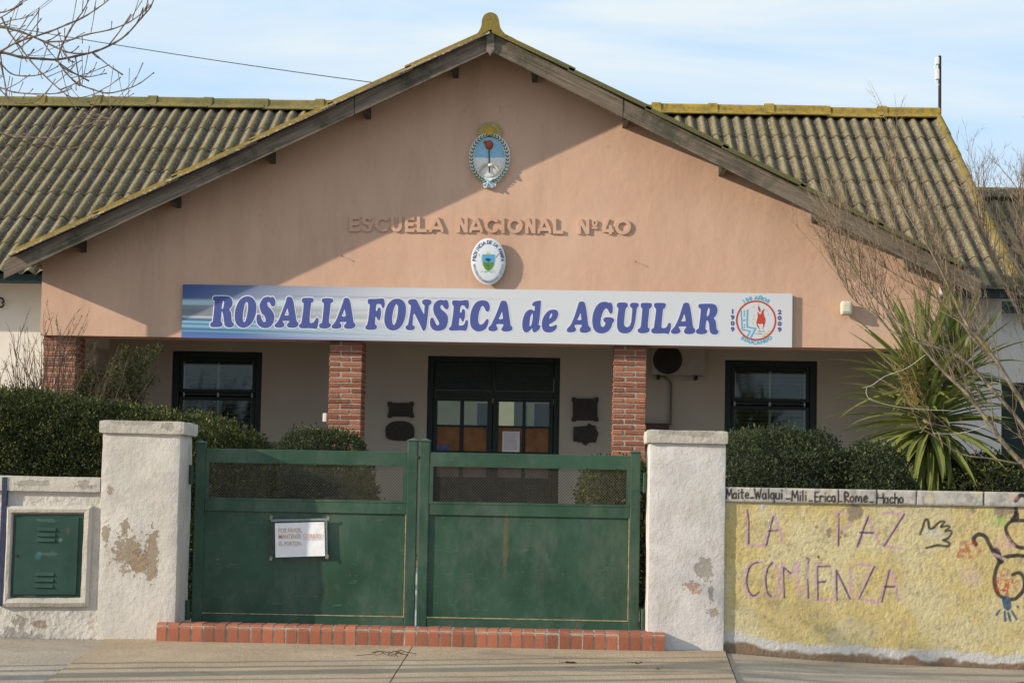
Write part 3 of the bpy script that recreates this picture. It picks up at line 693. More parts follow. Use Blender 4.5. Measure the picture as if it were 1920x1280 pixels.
# things seen in the hall
CR_ = plain('cream_board', (.40, .38, .26), .7, .1, 3, 0)
b0, b1 = U(935, 748, 43.9), U(963, 815, 43.9); single('notice_board', MB().box(b0.x, b1.x, 43.9, 43.98, b1.z, b0.z), CR_, 'pale cream board behind the right door leaf glass', 'board', (b0.x, 43.9, b1.z))
b0, b1 = U(895, 753, 30.5), U(915, 860, 30.5); single('hall_cupboard', MB().bbox(b0.x, b1.x + .1, 30.5, 30.9, .13, b0.z - .02, .01), plain('cupboard', (.35, .33, .24), .7, .1, 3, 0), 'tall cupboard seen through the second door pane', 'cupboard', (b0.x, 30.5, .13))
b0, b1 = U(1002, 756, 30.2), U(1036, 860, 30.2); single('hall_cabinet', MB().bbox(b0.x, b1.x, 30.2, 30.8, .13, b0.z, .01), plain('cabinet', (.06, .05, .045), .7, .1, 3, 0), 'dark cabinet seen through the rightmost door pane', 'cabinet', (b0.x, 30.2, .13))
cw = single('hall_light_backdrop', MB().box(-8, 8, 44, 44.2, 0, 4.2), HALL, 'invented green wall beyond the hall catching sky light for the door glass', 'wall', (0, 44, 0))  # invented wall beyond the open-backed hall, sky-lit to show in the door panes
# brick columns
def brick_mesh(L_, D_, H_=.048):
    mb = MB(); mb.rbox(-L_/2, L_/2, -D_/2, D_/2, -H_/2, H_/2, .007, .03, .0025, 25); return mb
bm_long = [mesh_of('brick', brick_mesh(.235, .235), BRICK, smooth=True) for _ in range(1)]
bmv = {}
for key, (l_, d_) in {'long': (.237, .237), 'short': (.118, .237)}.items():
    ms = []
    for k in range(4):
        mb = MB(); mb.bbox(-l_/2, l_/2, -d_/2, d_/2, -.0245, .0245, .006)
        mb.v = [tuple(np.array(v) + np.array(noise.noise_vector(Vector(v) * 30 + Vector((k * 7, 3, 1)))) * .004) for v in mb.v]
        ms.append(mesh_of('brick', mb, BRICK))
    bmv[key] = ms
CH = .0606
for ci, (xa, lab) in enumerate(((-6.072, 'brick column half hidden by dark bare shrubs'), (-2.766, None), (.494, None))):
    col = part('brick_column', MB().box(xa + .008, xa + .37, GY + .108, GY + .592, .12, SZ + .01), MORTAR, school)
    base = wloc(school); low = MB(); n = int((SZ - .12) / CH)
    for k in range(n + 1):
        zc = SZ - .03 - k * CH
        if zc < .15: break
        fl = k % 2
        for row in (0, 1):
            xs_ = [(xa + .1185, 'long'), (xa + .318, 'short')] if fl ^ row else [(xa + .059, 'short'), (xa + .2585, 'long')]
            for xc, key in xs_:
                yc = GY + .1 + .1185 + .25 * row
                if zc > 1.40 and not (ci == 3 and row): 
                    o = link('brick', random.choice(bmv[key]), col, Vector((xc + random.uniform(-.003, .003), yc + random.uniform(-.004, .004), zc + random.uniform(-.002, .002))) - base)
                    o.rotation_euler = (0, R(random.uniform(-.8, .8)), R(random.uniform(-1, 1)))
                else:
                    l_ = .237 if key == 'long' else .118; low.box(xc - l_/2, xc + l_/2, yc - .1185, yc + .1185, zc - .0245, zc + .0245)
    part('lower_bricks', low, BRICK, col, stuff=True)
part('door_side_switch', MB().bbox(-2.83, -2.79, GY + .2, GY + .3, 1.72, 1.82, .006), WHITEP, school) if False else None
# annex to the right
annex = thing('annex_building', 'low grey annex with shaded mossy roof beyond the right end of the school', 'building', (8, 31, 0))
AR_Y = 34.5; AR_Z = U(1872, 357, 34.5).z - .1
for i in range(5):
    for r in range(4):
        place_sheet(Vector((5.56 + CW * i, AR_Y, AR_Z)) - up * ROWL * r, (1, 0, 0), up, annex)
for o in annex.children: pass
RTD = RT.copy(); RTD.materials.clear(); RTD.materials.append(ROOFD)  # annex ridge tiles coloured dark to stand for the shade there
for i in range(6): link('ridge_tile', RTD, annex, Vector((5.56 + .855 * i, AR_Y, AR_Z + .08)) - wloc(annex))
part('annex_wall', MB().box(5.42, 5.62, 31.2, 31.4, 0, 3.9).box(6.6, 12, 31.2, 31.4, 0, 3.9).box(5.62, 6.6, 31.2, 31.4, 2.6, 3.9), CREAM, annex)
part('annex_door', MB().bbox(5.62, 6.6, 31.26, 31.32, .05, 2.6, .01), DGREEN, annex)
part('annex_eaves_board', MB().box(5.56, 11, 30.95, 30.98, AR_Z - 2.15, AR_Z - 1.98), GREENW, annex)

# ------------------------------------------------------------------ things fixed to the school
# banner
sx0, sx1 = -4.453, 2.514; sz0, sz1 = 2.612, 3.224; SY = GY - .045
ban = thing('banner_sign', 'long blue and white name banner lettered ROSALIA FONSECA de AGUILAR under the relief lettering', 'sign', ((sx0 + sx1) / 2, SY, sz0))
part('backing_frame', MB().box(sx0 + .01, sx1 - .01, SY + .012, GY - .001, sz0 + .01, sz1 - .01), plain('sign_frame', (.12, .12, .14), .6, .1, 5, 0), ban)
nxs, nzs = 700, 62
gx = np.linspace(sx0, sx1, nxs + 1); gz = np.linspace(sz0, sz1, nzs + 1)
Xg, Zg = np.meshgrid(gx, gz, indexing='ij')
u = (Xg - sx0) / (sx1 - sx0); t = (sz1 - Zg) / (sz1 - sz0)          # t: 0 top .. 1 bottom
def S_(a, b, x): q = np.clip((x - a) / (b - a), 0, 1); return q * q * (3 - 2 * q)
col = np.zeros(Xg.shape + (3,))
def C3(r_, g_, b_): return np.array(s2l((r_, g_, b_)))
def band(m_, c): global col; m_ = np.clip(m_, 0, 1)[..., None]; col = col * (1 - m_) + c * m_
navy, pale, grey, teal, lav, white = C3(66, 92, 150), C3(190, 222, 232), C3(140, 148, 158), C3(66, 120, 165), C3(104, 128, 190), C3(226, 228, 232)
col[:] = navy
uu = u * 6.97 / 3.2                                                # 0..~2.2 along the dark half
band(S_(.25 - .05 * uu, .32 - .05 * uu, t), pale); band(S_(.37 - .02 * uu, .40 - .02 * uu, t), grey)
band(S_(.58 + .03 * uu, .60 + .03 * uu, t), C3(225, 220, 215)); band(S_(.60 + .05 * uu, .65 + .05 * uu, t), teal)
for c0_, w_, amp_ in ((.70, .022, .9), (.78, .03, .8), (.87, .018, .5)):
    cl = c0_ + .26 * uu ** 1.25 * (1.2 - c0_); band(amp_ * np.exp(-((t - cl) / w_) ** 2), C3(170, 212, 230))
band(S_(.88 + .03 * uu, .95 + .03 * uu, t), lav)
fade = S_(.02, .47, u + .05 * np.sin(t * 5)); band(fade ** .8, white)
band(.25 * (1 - S_(.2, .6, u)) * (S_(0.0, .9, np.sin(uu * 3 + t * 22) ** 2)) * (t > .42) * (t < .6), C3(110, 118, 125))
band(.45 * np.exp(-((t - .19) / .015) ** 2) * S_(.1, .2, u) * (1 - S_(.4, .6, u)), C3(120, 130, 170))
band(.35 * np.exp(-((t - .93) / .02) ** 2) * S_(.1, .2, u) * (1 - S_(.5, .7, u)), C3(225, 232, 235))
vs = np.stack([Xg.ravel(), np.full(Xg.size, SY), Zg.ravel()], 1)
idx = np.arange(Xg.size).reshape(Xg.shape); fs = np.stack([idx[:-1, :-1].ravel(), idx[1:, :-1].ravel(), idx[1:, 1:].ravel(), idx[:-1, 1:].ravel()], 1)
def grid_obj(name, vs, fs, colr, mat, parent, off):
    me = bpy.data.meshes.new(name); me.from_pydata((vs - np.array(off)).tolist(), [], fs.tolist()); me.update()
    at = me.color_attributes.new('Col', 'FLOAT_COLOR', 'POINT'); c4 = np.ones((len(vs), 4)); c4[:, :3] = colr.reshape(-1, 3); at.data.foreach_set('color', c4.ravel())
    me.materials.append(mat); me.polygons.foreach_set('use_smooth', [True] * len(me.polygons)); return link(name, me, parent)
col *= .80
grid_obj('banner_face', vs, fs, col, vcol('banner_print', rough=.45, spec=.3), ban, wloc(ban))
part('banner_edge', MB().box(sx0, sx1, SY + .001, SY + .011, sz0, sz1), plain('banner_edge', (.6, .6, .6), .6, .1, 5, 0), ban)
INK = plain('banner_blue', (.072, .095, .29), .5, .03, 5, 0); INKW = plain('banner_white', (.66, .67, .72), .5, .03, 5, 0)
# traced letter outlines (pixels of enlarged views): a list of loops, origin and scale
def LT(ox, oy, sc, loops): return [[(ox + x / sc, oy + y / sc) for x, y in lp] for lp in loops]
gR = [[(118,105),(135,92),(200,90),(262,92),(305,100),(330,130),(335,170),(325,205),(300,240),(318,275),(322,320),(328,375),(350,395),(345,425),(315,440),(280,440),(250,420),(240,375),(233,320),(225,278),(212,262),(208,310),(205,375),(222,395),(218,422),(190,436),(140,440),(95,434),(85,410),(92,388),(112,375),(120,320),(128,240),(134,180),(135,145),(118,132)],[(228,142),(218,180),(212,230),(228,228),(238,190),(240,155)]]
gO = [[(490,92),(545,100),(585,140),(603,200),(598,280),(570,360),(530,415),(470,445),(415,435),(375,395),(360,330),(366,250),(390,180),(430,120)],[(490,155),(472,185),(458,250),(450,320),(455,370),(468,382),(485,360),(500,300),(510,220),(508,170)]]
gS = [[(640,210),(650,160),(680,115),(715,98),(745,97),(765,103),(790,97),(808,120),(818,155),(812,195),(790,207),(770,195),(755,165),(738,157),(725,170),(735,205),(770,240),(800,290),(805,340),(790,395),(755,435),(700,450),(650,435),(615,400),(605,345),(612,305),(630,293),(648,305),(660,340),(680,375),(700,380),(710,360),(695,315),(660,275)]]
gA = [[(968,97),(1000,105),(1020,150),(1030,210),(1045,300),(1055,365),(1075,390),(1072,420),(1040,442),(985,445),(955,435),(948,410),(965,388),(972,370),(900,370),(912,390),(918,415),(900,438),(850,445),(815,435),(810,410),(835,385),(860,345),(900,245),(935,150),(945,110)],[(952,228),(935,270),(923,303),(965,303),(962,265)]]
gL = [[(1115,130),(1130,112),(1180,108),(1235,112),(1247,130),(1240,155),(1220,170),(1212,230),(1203,320),(1205,385),(1235,388),(1255,375),(1270,345),(1290,332),(1302,350),(1300,395),(1285,450),(1270,460),(1250,455),(1180,450),(1120,452),(1088,440),(1085,412),(1108,395),(1118,340),(1130,250),(1135,175),(1118,155)]]
gI = [[(1340,132),(1355,116),(1405,112),(1455,118),(1468,135),(1462,160),(1440,172),(1432,250),(1422,330),(1420,385),(1440,402),(1436,430),(1405,450),(1360,455),(1318,445),(1310,420),(1318,400),(1340,388),(1350,330),(1358,250),(1362,175),(1345,158)]]
f3 = lambda lp: lp
gF = [[(48,120),(60,103),(120,102),(190,98),(205,120),(208,160),(200,188),(186,185),(172,155),(140,150),(128,165),(125,212),(138,212),(145,190),(158,183),(170,200),(172,250),(160,300),(148,305),(135,285),(122,268),(118,300),(118,342),(132,352),(132,378),(112,392),(65,395),(30,388),(26,362),(42,345),(52,300),(62,220),(66,158),(50,145)]]
gO2 = [[(325,100),(370,110),(402,150),(410,210),(398,290),(365,360),(320,395),(270,400),(228,375),(206,320),(210,240),(235,160),(280,112)],[(316,152),(298,185),(283,245),(278,310),(288,345),(302,345),(318,310),(332,240),(334,175)]]
gN = [[(430,125),(448,108),(500,106),(520,130),(550,190),(580,245),(584,200),(586,165),(566,145),(565,122),(585,108),(630,108),(650,125),(648,148),(628,165),(620,220),(612,300),(602,370),(585,402),(568,398),(545,350),(510,280),(485,240),(476,290),(472,345),(490,360),(490,385),(465,398),(425,396),(406,380),(410,358),(428,345),(440,290),(452,215),(455,165),(435,148)]]
gS2 = [[(668,200),(675,155),(700,125),(735,110),(770,115),(795,110),(810,135),(815,170),(808,195),(790,200),(772,185),(755,162),(738,165),(740,195),(775,225),(805,265),(806,320),(790,370),(760,395),(715,405),(670,395),(642,360),(638,310),(648,282),(665,282),(680,310),(698,345),(715,350),(725,335),(710,300),(680,250)]]
gE = [[(848,128),(865,115),(930,118),(990,112),(1004,135),(1005,175),(995,198),(980,192),(960,165),(935,165),(925,180),(922,228),(935,228),(942,205),(956,198),(968,215),(968,270),(955,312),(942,315),(930,290),(918,285),(912,320),(912,352),(945,352),(965,335),(978,305),(992,302),(998,325),(992,370),(975,402),(930,400),(870,402),(825,400),(817,378),(838,355),(848,300),(858,230),(862,175),(850,155)]]
gC = [[(1145,115),(1180,125),(1200,155),(1203,200),(1188,222),(1170,218),(1155,190),(1138,168),(1118,185),(1100,240),(1093,300),(1105,340),(1130,342),(1155,320),(1172,295),(1188,295),(1192,320),(1180,360),(1155,392),(1105,410),(1060,400),(1025,360),(1017,290),(1030,210),(1065,145),(1105,120)]]
gA2 = [[(1330,118),(1358,125),(1375,170),(1385,240),(1395,310),(1402,350),(1418,372),(1410,398),(1370,410),(1330,408),(1314,388),(1330,360),(1328,342),(1268,342),(1268,358),(1278,380),(1265,402),(1225,408),(1195,398),(1192,372),(1215,348),(1240,300),(1275,220),(1300,150),(1312,125)],[(1320,225),(1303,260),(1288,290),(1326,290),(1325,255)]]
gd = [[(1660,120),(1687,122),(1685,180),(1678,260),(1668,330),(1668,350),(1682,352),(1678,380),(1655,405),(1625,418),(1610,405),(1605,380),(1590,395),(1560,418),(1530,412),(1513,370),(1516,300),(1540,235),(1575,205),(1600,203),(1625,215),(1630,190),(1628,170),(1610,168),(1606,150),(1625,130)],[(1605,240),(1588,275),(1580,340),(1583,362),(1598,345),(1610,290),(1612,250)]]
ge = [[(1800,203),(1835,208),(1852,235),(1846,275),(1820,310),(1780,335),(1765,345),(1775,362),(1805,358),(1825,346),(1840,355),(1832,385),(1800,412),(1755,420),(1715,405),(1697,360),(1703,300),(1730,245),(1765,212)],[(1788,238),(1772,265),(1768,290),(1785,275),(1795,250)]]
gA3 = [[(240,150),(272,158),(290,210),(302,290),(312,370),(320,420),(345,450),(340,480),(300,500),(245,500),(222,480),(225,455),(242,430),(238,412),(168,415),(165,432),(180,460),(170,485),(130,497),(85,492),(76,465),(95,440),(125,405),(165,310),(200,200),(215,160)],[(230,280),(212,320),(195,355),(238,355),(235,315)]]
gG = [[(500,152),(530,158),(550,165),(572,162),(590,195),(593,250),(580,287),(560,282),(540,245),(520,228),(495,245),(468,310),(455,380),(462,425),(485,435),(505,415),(510,390),(490,370),(488,345),(515,328),(570,328),(605,345),(608,370),(590,395),(575,440),(540,485),(480,508),(420,500),(380,460),(363,380),(372,290),(405,210),(450,165)]]
gU = [[(640,185),(655,165),(700,160),(748,166),(762,188),(755,215),(738,230),(728,300),(720,380),(725,420),(750,438),(780,425),(800,380),(808,300),(812,230),(790,212),(788,185),(808,166),(850,165),(880,172),(885,200),(865,228),(855,300),(842,390),(815,465),(770,502),(715,508),(668,490),(643,440),(642,360),(650,290),(656,230),(642,212)]]
gI2 = [[(908,190),(920,168),(970,165),(1025,170),(1034,195),(1020,222),(1005,235),(998,310),(988,390),(990,440),(1007,455),(1000,488),(960,505),(915,507),(880,495),(875,465),(905,440),(915,370),(922,290),(925,232),(910,212)]]
gL2 = [[(1058,190),(1070,168),(1120,165),(1180,170),(1190,195),(1178,225),(1160,240),(1150,320),(1142,400),(1145,445),(1185,445),(1205,425),(1218,395),(1240,392),(1248,420),(1240,470),(1222,512),(1205,515),(1180,508),(1110,510),(1050,508),(1028,490),(1032,460),(1055,445),(1065,380),(1075,300),(1080,235),(1062,215)]]
gA4 = [[(1415,163),(1448,172),(1466,225),(1478,300),(1488,380),(1498,435),(1520,465),(1515,498),(1475,515),(1420,515),(1396,495),(1400,465),(1416,445),(1415,432),(1340,432),(1340,450),(1355,475),(1345,502),(1300,515),(1258,508),(1250,480),(1270,455),(1300,415),(1340,325),(1375,215),(1390,175)],[(1396,292),(1380,335),(1364,370),(1410,370),(1408,330)]]
gR2 = [[(1556,195),(1575,178),(1640,175),(1710,175),(1750,190),(1770,230),(1768,275),(1745,320),(1730,335),(1750,370),(1758,420),(1762,460),(1782,480),(1775,510),(1740,522),(1700,510),(1682,470),(1678,410),(1665,370),(1650,365),(1640,400),(1636,455),(1655,475),(1648,505),(1600,518),(1545,512),(1528,490),(1540,462),(1560,450),(1570,380),(1580,300),(1582,235),(1560,220)],[(1670,222),(1655,265),(1650,310),(1668,310),(1682,275),(1683,235)]]
A1 = (380, 540, 6.0); A2 = (680, 540, 5.0526); A3 = (1050, 540, 6.0)
banner_letters = [(A1, gR), (A1, gO), (A1, gS), (A1, gA), (A1, gL), (A1, gI), (A1, [[(x + 642, y + 12) for x, y in lp] for lp in gA]), (A2, gF), (A2, gO2), (A2, gN), (A2, gS2), (A2, gE), (A2, gC), (A2, gA2), (A2, gd), (A2, ge), (A3, gA3), (A3, gG), (A3, gU), (A3, gI2), (A3, gL2), (A3, gA4), (A3, gR2)]
halo = []; allX = []
for (ox, oy, sc), loops in banner_letters:
    lps = [smooth_loop(lp, 4) for lp in LT(ox, oy, sc, loops)]
    w = [[(lambda v: (v.x, v.z))(U(a, b, SY - .004)) for a, b in lp] for lp in lps]
    part('banner_letter', MB().slab(w, SY - .0026, SY - .0018), INK, ban); halo.append(lps)
xs = np.arange(388, 680, .7); 
def area(lp): return .5 * sum(lp[i][0] * lp[(i + 1) % len(lp)][1] - lp[(i + 1) % len(lp)][0] * lp[i][1] for i in range(len(lp)))
def islands(loops):
    loops = sorted(loops, key=lambda l: -abs(area(l))); out = []
    for lp in loops:
        if abs(area(lp)) < 1e-6: continue
        host = None
        for isl in out:
            if inside(np.array([lp[0][0]]), np.array([lp[0][1]]), [isl[0]])[0]: host = isl
        if host is None: out.append([lp])
        else: host.append(lp)
    return out
def halo_mesh(gs, x0, x1, grow):
    xs = np.arange(x0, x1, .75); ys = np.arange(548, 632, .75); Xg, Yg = np.meshgrid(xs, ys, indexing='ij'); D = np.full(Xg.shape, 1e9)
    for lps in gs:
        allp = [p for lp in lps for p in lp]; a, b = min(p[0] for p in allp) - 6, max(p[0] for p in allp) + 6
        i0, i1 = np.searchsorted(xs, a), np.searchsorted(xs, b); sub = (slice(i0, i1), slice(None))
        sg = [s for lp in lps for s in segs_of(lp + [lp[0]])]; d = dist_segs(Xg[sub], Yg[sub], sg); d[inside(Xg[sub], Yg[sub], lps)] *= -1; D[sub] = np.minimum(D[sub], d)
    lps = contour(D - grow + 1e-5, xs, ys)
    return [[(lambda v: (v.x, v.z))(U(a, b, SY - .002)) for a, b in lp] for lp in lps]
for gs, x0, x1 in ((halo[:7], 385, 675), (halo[7:14], 677, 970), (halo[14:16], 972, 1054), (halo[16:], 1055, 1355)):
    mb = MB()
    for isl in islands(halo_mesh(gs, x0, x1, 2.0)): mb.slab(isl, SY - .0014, SY - .0005)
    part('letter_outline', mb, INKW, ban)
# anniversary roundel on the banner
RED = plain('print_red', (.50, .06, .03), .5, .05, 5, 0); CYAN = plain('print_cyan', (.10, .42, .58), .5, .05, 5, 0); NAVY = plain('print_navy', (.10, .09, .26), .5, .05, 5, 0); YEL = plain('print_yellow', (.62, .52, .12), .5, .05, 5, 0); BLK = plain('print_black', (.06, .06, .07), .5, .05, 5, 0)
PXM = GY / FPX
def seal(cx, cy): v = U(cx, cy, SY - .004); return v.x, v.z
sc9 = 1463 / 160.
def L9(x, y): v = U(1340 + x / sc9, 530 + y / sc9, SY - .004); return v.x, v.z
ox, oz = L9(710, 645); ro = 345 / sc9 * PXM; ri = 316 / sc9 * PXM
circ = lambda r_, n=48: [(ox + r_ * math.cos(2*math.pi*k/n), oz + r_ * math.sin(2*math.pi*k/n)) for k in range(n)]
rd = part('roundel_ring', MB().slab([circ(ro), circ(ri)], SY - .0016, SY - .0006), RED, ban)
def prt(name, mat, loops, parent=ban, y=-.005): return part(name, MB().slab(loops, SY + y * .4, SY - .0006), mat, parent)
fl = smooth_loop([(700,480),(722,495),(745,510),(765,530),(782,540),(800,520),(808,490),(830,462),(855,445),(842,480),(838,520),(850,570),(868,625),(862,690),(845,740),(820,800),(828,740),(825,695),(806,708),(798,680),(782,712),(745,695),(740,720),(778,800),(742,765),(720,720),(716,660),(735,600),(738,540),(725,500)], 3)
prt('flame', RED, [[L9(*p) for p in fl]])
prt('flame', RED, [[L9(*p) for p in smooth_loop([(755, 392), (770, 425), (785, 465), (780, 510), (768, 495), (745, 455), (742, 425)], 3)]])
def stroke_loops(pts, half, org, step=2.0, closed=False):
    P2 = [np.array(p, float) for p in pts]; a = np.array(P2); x0, z0 = a.min(0) - half * 2; x1, z1 = a.max(0) + half * 2
    xs = np.arange(x0, x1 + step, step); zs = np.arange(z0, z1 + step, step); Xg, Zg = np.meshgrid(xs, zs, indexing='ij')
    return [[org(*p) for p in lp] for lp in contour(dist_segs(Xg, Zg, segs_of([tuple(p) for p in P2])) - half + 1e-5, xs, zs)]
prt('blue_outline', CYAN, stroke_loops([(450, 475), (462, 650), (470, 800), (610, 828), (560, 912)], 11, L9, 5), y=-.0045)
prt('blue_outline', CYAN, stroke_loops([(562, 465), (556, 620), (556, 758), (700, 782), (612, 945)], 13, L9, 5), y=-.0045)
for y_ in (830, 872, 908): w_ = {830: (895, 965), 872: (845, 925), 908: (800, 885)}[y_]; prt('yellow_dash', YEL, [[L9(w_[0], y_ + 9), L9(w_[1], y_ + 9), L9(w_[1] , y_ - 9), L9(w_[0] + 15, y_ - 9)]])
for (x, y) in ((672, 410), (672, 565), (655, 620), (652, 685), (885, 470), (912, 545), (752, 365)): prt('spark', YEL, stroke_loops([(x - 9, y + 9), (x + 9, y - 9)], 4, L9, 3))
def ptx(name, s, x, y, hpx, mat, ang=0, off=0, parent=ban, sx=1, YY=None, org=L9, k=sc9):
    mb = MB(); px_, pz_ = org(x, y); size = hpx / k * PXM / .70; put_text(mb, s, px_, pz_, (SY if YY is None else YY) - .0026, size, ang, off * size, sx); return part(name, mb, mat, parent)
for i, ch in enumerate('1909'): ptx('year_digit', ch, 306, 525 + i * 101, 70, NAVY, off=.05, sx=1.2)
for i, ch in enumerate('2009'): ptx('year_digit', ch, 1112, 535 + i * 100, 70, NAVY, off=.05, sx=1.2)
for ch, a in zip('100 AÑOS', (123, 113.5, 104.5, 98, 90, 79.5, 68.5, 58.5)):
    if ch != ' ': ptx('roundel_letter', ch, 710 + 357 * math.cos(R(a)), 645 - 357 * math.sin(R(a)), 62, CYAN, R(a - 90), off=.05)
for ch, a in zip('EDUCANDO', (-127, -116.5, -105.5, -95, -84.5, -74, -63.5, -53)): ptx('roundel_letter', ch, 710 + 412 * math.cos(R(a)), 640 - 412 * math.sin(R(a)), 60, CYAN, R(a + 90), off=.05)
for i, ch in enumerate('ESC'): ptx('small_letter', ch, 506, 500 + i * 38, 26, BLK, off=.02)
ptx('small_letter', 'Nº', 506, 655, 26, BLK, off=.02); ptx('small_letter', '4', 506, 735, 28, BLK, off=.02); ptx('small_letter', '0', 506, 778, 28, BLK, off=.02)
ptx('small_letter', 'SPELUZZI', 800, 840, 19, BLK); ptx('small_letter', 'LA PAMPA', 752, 882, 19, BLK)
#@@PART3
# national coat of arms in painted relief
EY = GY - .06
def EC(x, y, Y=EY): v = U(860 + x / 7.108, 200 + y / 7.111, Y); return v.x, v.z
def ell(cx, cy, rx, ry, n=40, org=EC, a0=0, a1=360): return [org(cx + rx * math.cos(R(a0 + (a1 - a0) * k / n)), cy - ry * math.sin(R(a0 + (a1 - a0) * k / n))) for k in range(n if a1 - a0 == 360 else n + 1)]
ec = EC(412, 640); emb = thing('coat_of_arms', 'painted relief coat of arms with sun and laurel wreath high on the gable', 'emblem', (ec[0], GY, ec[1]))
EW = plain('emblem_white', (.80, .79, .74), .7, .2, 40, .4, 60, .003); EBL = plain('emblem_blue', (.27, .50, .68), .6, .12, 30, .3, 60, .002); EGR = plain('emblem_green', (.055, .13, .075), .7, .3, 40, .3); EYE = plain('emblem_gold', (.55, .36, .07), .7, .2, 40, .3); ERED = plain('emblem_red', (.42, .10, .05), .7, .2, 30, .3); ESK = plain('emblem_cream', (.62, .56, .40), .7, .15, 30, .3); EBR = plain('emblem_brown', (.10, .05, .035), .7, .2, 30, .2)
back = smooth_loop([(412,350),(520,375),(610,450),(665,540),(685,660),(670,780),(620,890),(540,980),(500,1010),(492,1060),(440,1080),(400,1072),(345,1080),(320,1040),(330,1005),(230,920),(165,830),(140,720),(145,600),(180,500),(250,410),(320,365)], 3)
part('wreath_backing', MB().slab([[EC(*p) for p in back]], EY + .012, GY + .002), EW, emb)
def dome(org, cx, cy, rx, ry, Y0, h, n=28, rings=6, clip=None):
    mb = MB(); vs = []; fs = []
    for r_ in range(rings + 1):
        q = r_ / rings
        for k in range(n):
            a = 2 * math.pi * k / n; x, z = org(cx + rx * q * math.cos(a), cy - ry * q * math.sin(a)); vs.append((x, Y0 - h * math.sqrt(max(0, 1 - q * q)), z))
    for r_ in range(rings):
        for k in range(n): fs.append((r_ * n + k, (r_ + 1) * n + k, (r_ + 1) * n + (k + 1) % n, r_ * n + (k + 1) % n))
    return mb.add(vs, fs)
dm = dome(EC, 408, 682, 205, 272, EY + .012, .035)
# split the domed oval at the colour line
def split(mb, zc, top):
    o = MB(); o.v = mb.v; o.f = [f for f in mb.f if ((sum(mb.v[i][2] for i in f) / len(f)) > zc) == top]; return o
dm = dome(EC, 408, 682, 205, 272, EY + .012, .035, 48, 16); zs_ = EC(408, 688)[1]
part('blue_field', split(dm, zs_, True), EBL, emb, True); part('white_field', split(dm, zs_, False), EW, emb, True)
sx_, sy_ = 412, 330; sun_ = MB()
sun_.slab([ell(sx_, sy_, 60, 50, 24)], EY + .0, GY); part('sun_face', sun_, EYE, emb)
rays = MB()
for k in range(25):
    a = R(-14 + 208 * k / 24); ca, sa = math.cos(a), math.sin(a); r1, r2 = 48, 168
    p = lambda r_, w: EC(sx_ + ca * r_ - sa * w, sy_ + 18 - sa * r_ * .95 - ca * w)
    mid = 105
    rays.slab([[p(r1, -5), p(mid, -6), p(mid, 6), p(r1, 5)]], EY + .02, GY)
part('sun_ray', rays, EYE, emb, label='golden inner rays', stuff=True)
rays2 = MB()
for k in range(25):
    a = R(-14 + 208 * k / 24); ca, sa = math.cos(a), math.sin(a); p = lambda r_, w: EC(sx_ + ca * r_ - sa * w, sy_ + 18 - sa * r_ * .95 - ca * w)
    rays2.slab([[p(105.5, -5), p(168, -4), p(168, 4), p(105.5, 5)]], EY + .022, GY)
part('sun_ray', rays2, plain('ray_gold', (.68, .56, .26), .7, .2, 40, .3), emb, label='pale gold ray tips', stuff=True)
lf = MB()
for side in (-1, 1):
    for k in range(19):
        a = R(262 - 168 * k / 18) if side < 0 else R(-82 + 168 * k / 18)
        cx, cy = 410 + 240 * math.cos(a), 690 - 305 * math.sin(a)
        tx, ty = (-240 * math.sin(a), -305 * math.cos(a)); L_ = math.hypot(tx, ty); tx, ty = tx / L_, ty / L_
        if side < 0: tx, ty = -tx, -ty
        for sg in (-1, 1):
            an = sg * .55; dx_, dy_ = tx * math.cos(an) - ty * math.sin(an), tx * math.sin(an) + ty * math.cos(an)
            nx_, ny_ = -dy_, dx_; b0 = (cx, cy); ln = 52
            lf.slab([[EC(b0[0], b0[1]), EC(b0[0] + dx_ * ln * .5 + nx_ * 9, b0[1] + dy_ * ln * .5 + ny_ * 9), EC(b0[0] + dx_ * ln, b0[1] + dy_ * ln), EC(b0[0] + dx_ * ln * .5 - nx_ * 9, b0[1] + dy_ * ln * .5 - ny_ * 9)][::-1]], EY + .002, EY + .014)
part('laurel_leaf', lf, EGR, emb, stuff=True)
part('pike', MB().tube([(EC(407, 560)[0], EY - .032, EC(407, 560)[1]), (EC(408, 700)[0], EY - .034, EC(408, 700)[1]), (EC(408, 885)[0], EY - .02, EC(408, 885)[1])], .007, 6), EBR, emb)
cap_ = dome(EC, 408, 515, 56, 66, EY - .018, .05, 16, 5); cap_.add([(v[0] - .035, v[1] + .004, v[2] + .02) for v in dome(EC, 395, 500, 30, 22, EY - .018, .03, 12, 4).v], dome(EC, 395, 500, 30, 22, EY, .03, 12, 4).f)
part('red_cap', cap_, ERED, emb, True)
for pts in ([(255, 865), (320, 800), (385, 770), (430, 790)], [(545, 865), (510, 820), (470, 785), (430, 765), (390, 780)]):
    q = smooth_line(pts, 4); part('forearm', MB().tube([(EC(*p)[0], EY - .028, EC(*p)[1]) for p in q], [.011 + .004 * math.sin(math.pi * i / len(q)) for i in range(len(q))], 7), ESK, emb, True)
part('clasped_hands', dome(EC, 428, 785, 48, 30, EY - .015, .04, 14, 4), EW, emb, True)
rb = MB()
for pts in ([(360, 965), (400, 1010), (460, 1070)], [(450, 965), (400, 1010), (325, 1045)], [(370, 985), (445, 985)], [(400, 1010), (370, 1070)]):
    rb.tube([(EC(*p)[0], EY - .002, EC(*p)[1]) for p in pts], .011, 6)
part('ribbon', rb, plain('ribbon_blue', (.40, .58, .66), .7, .15, 30, .3), emb)
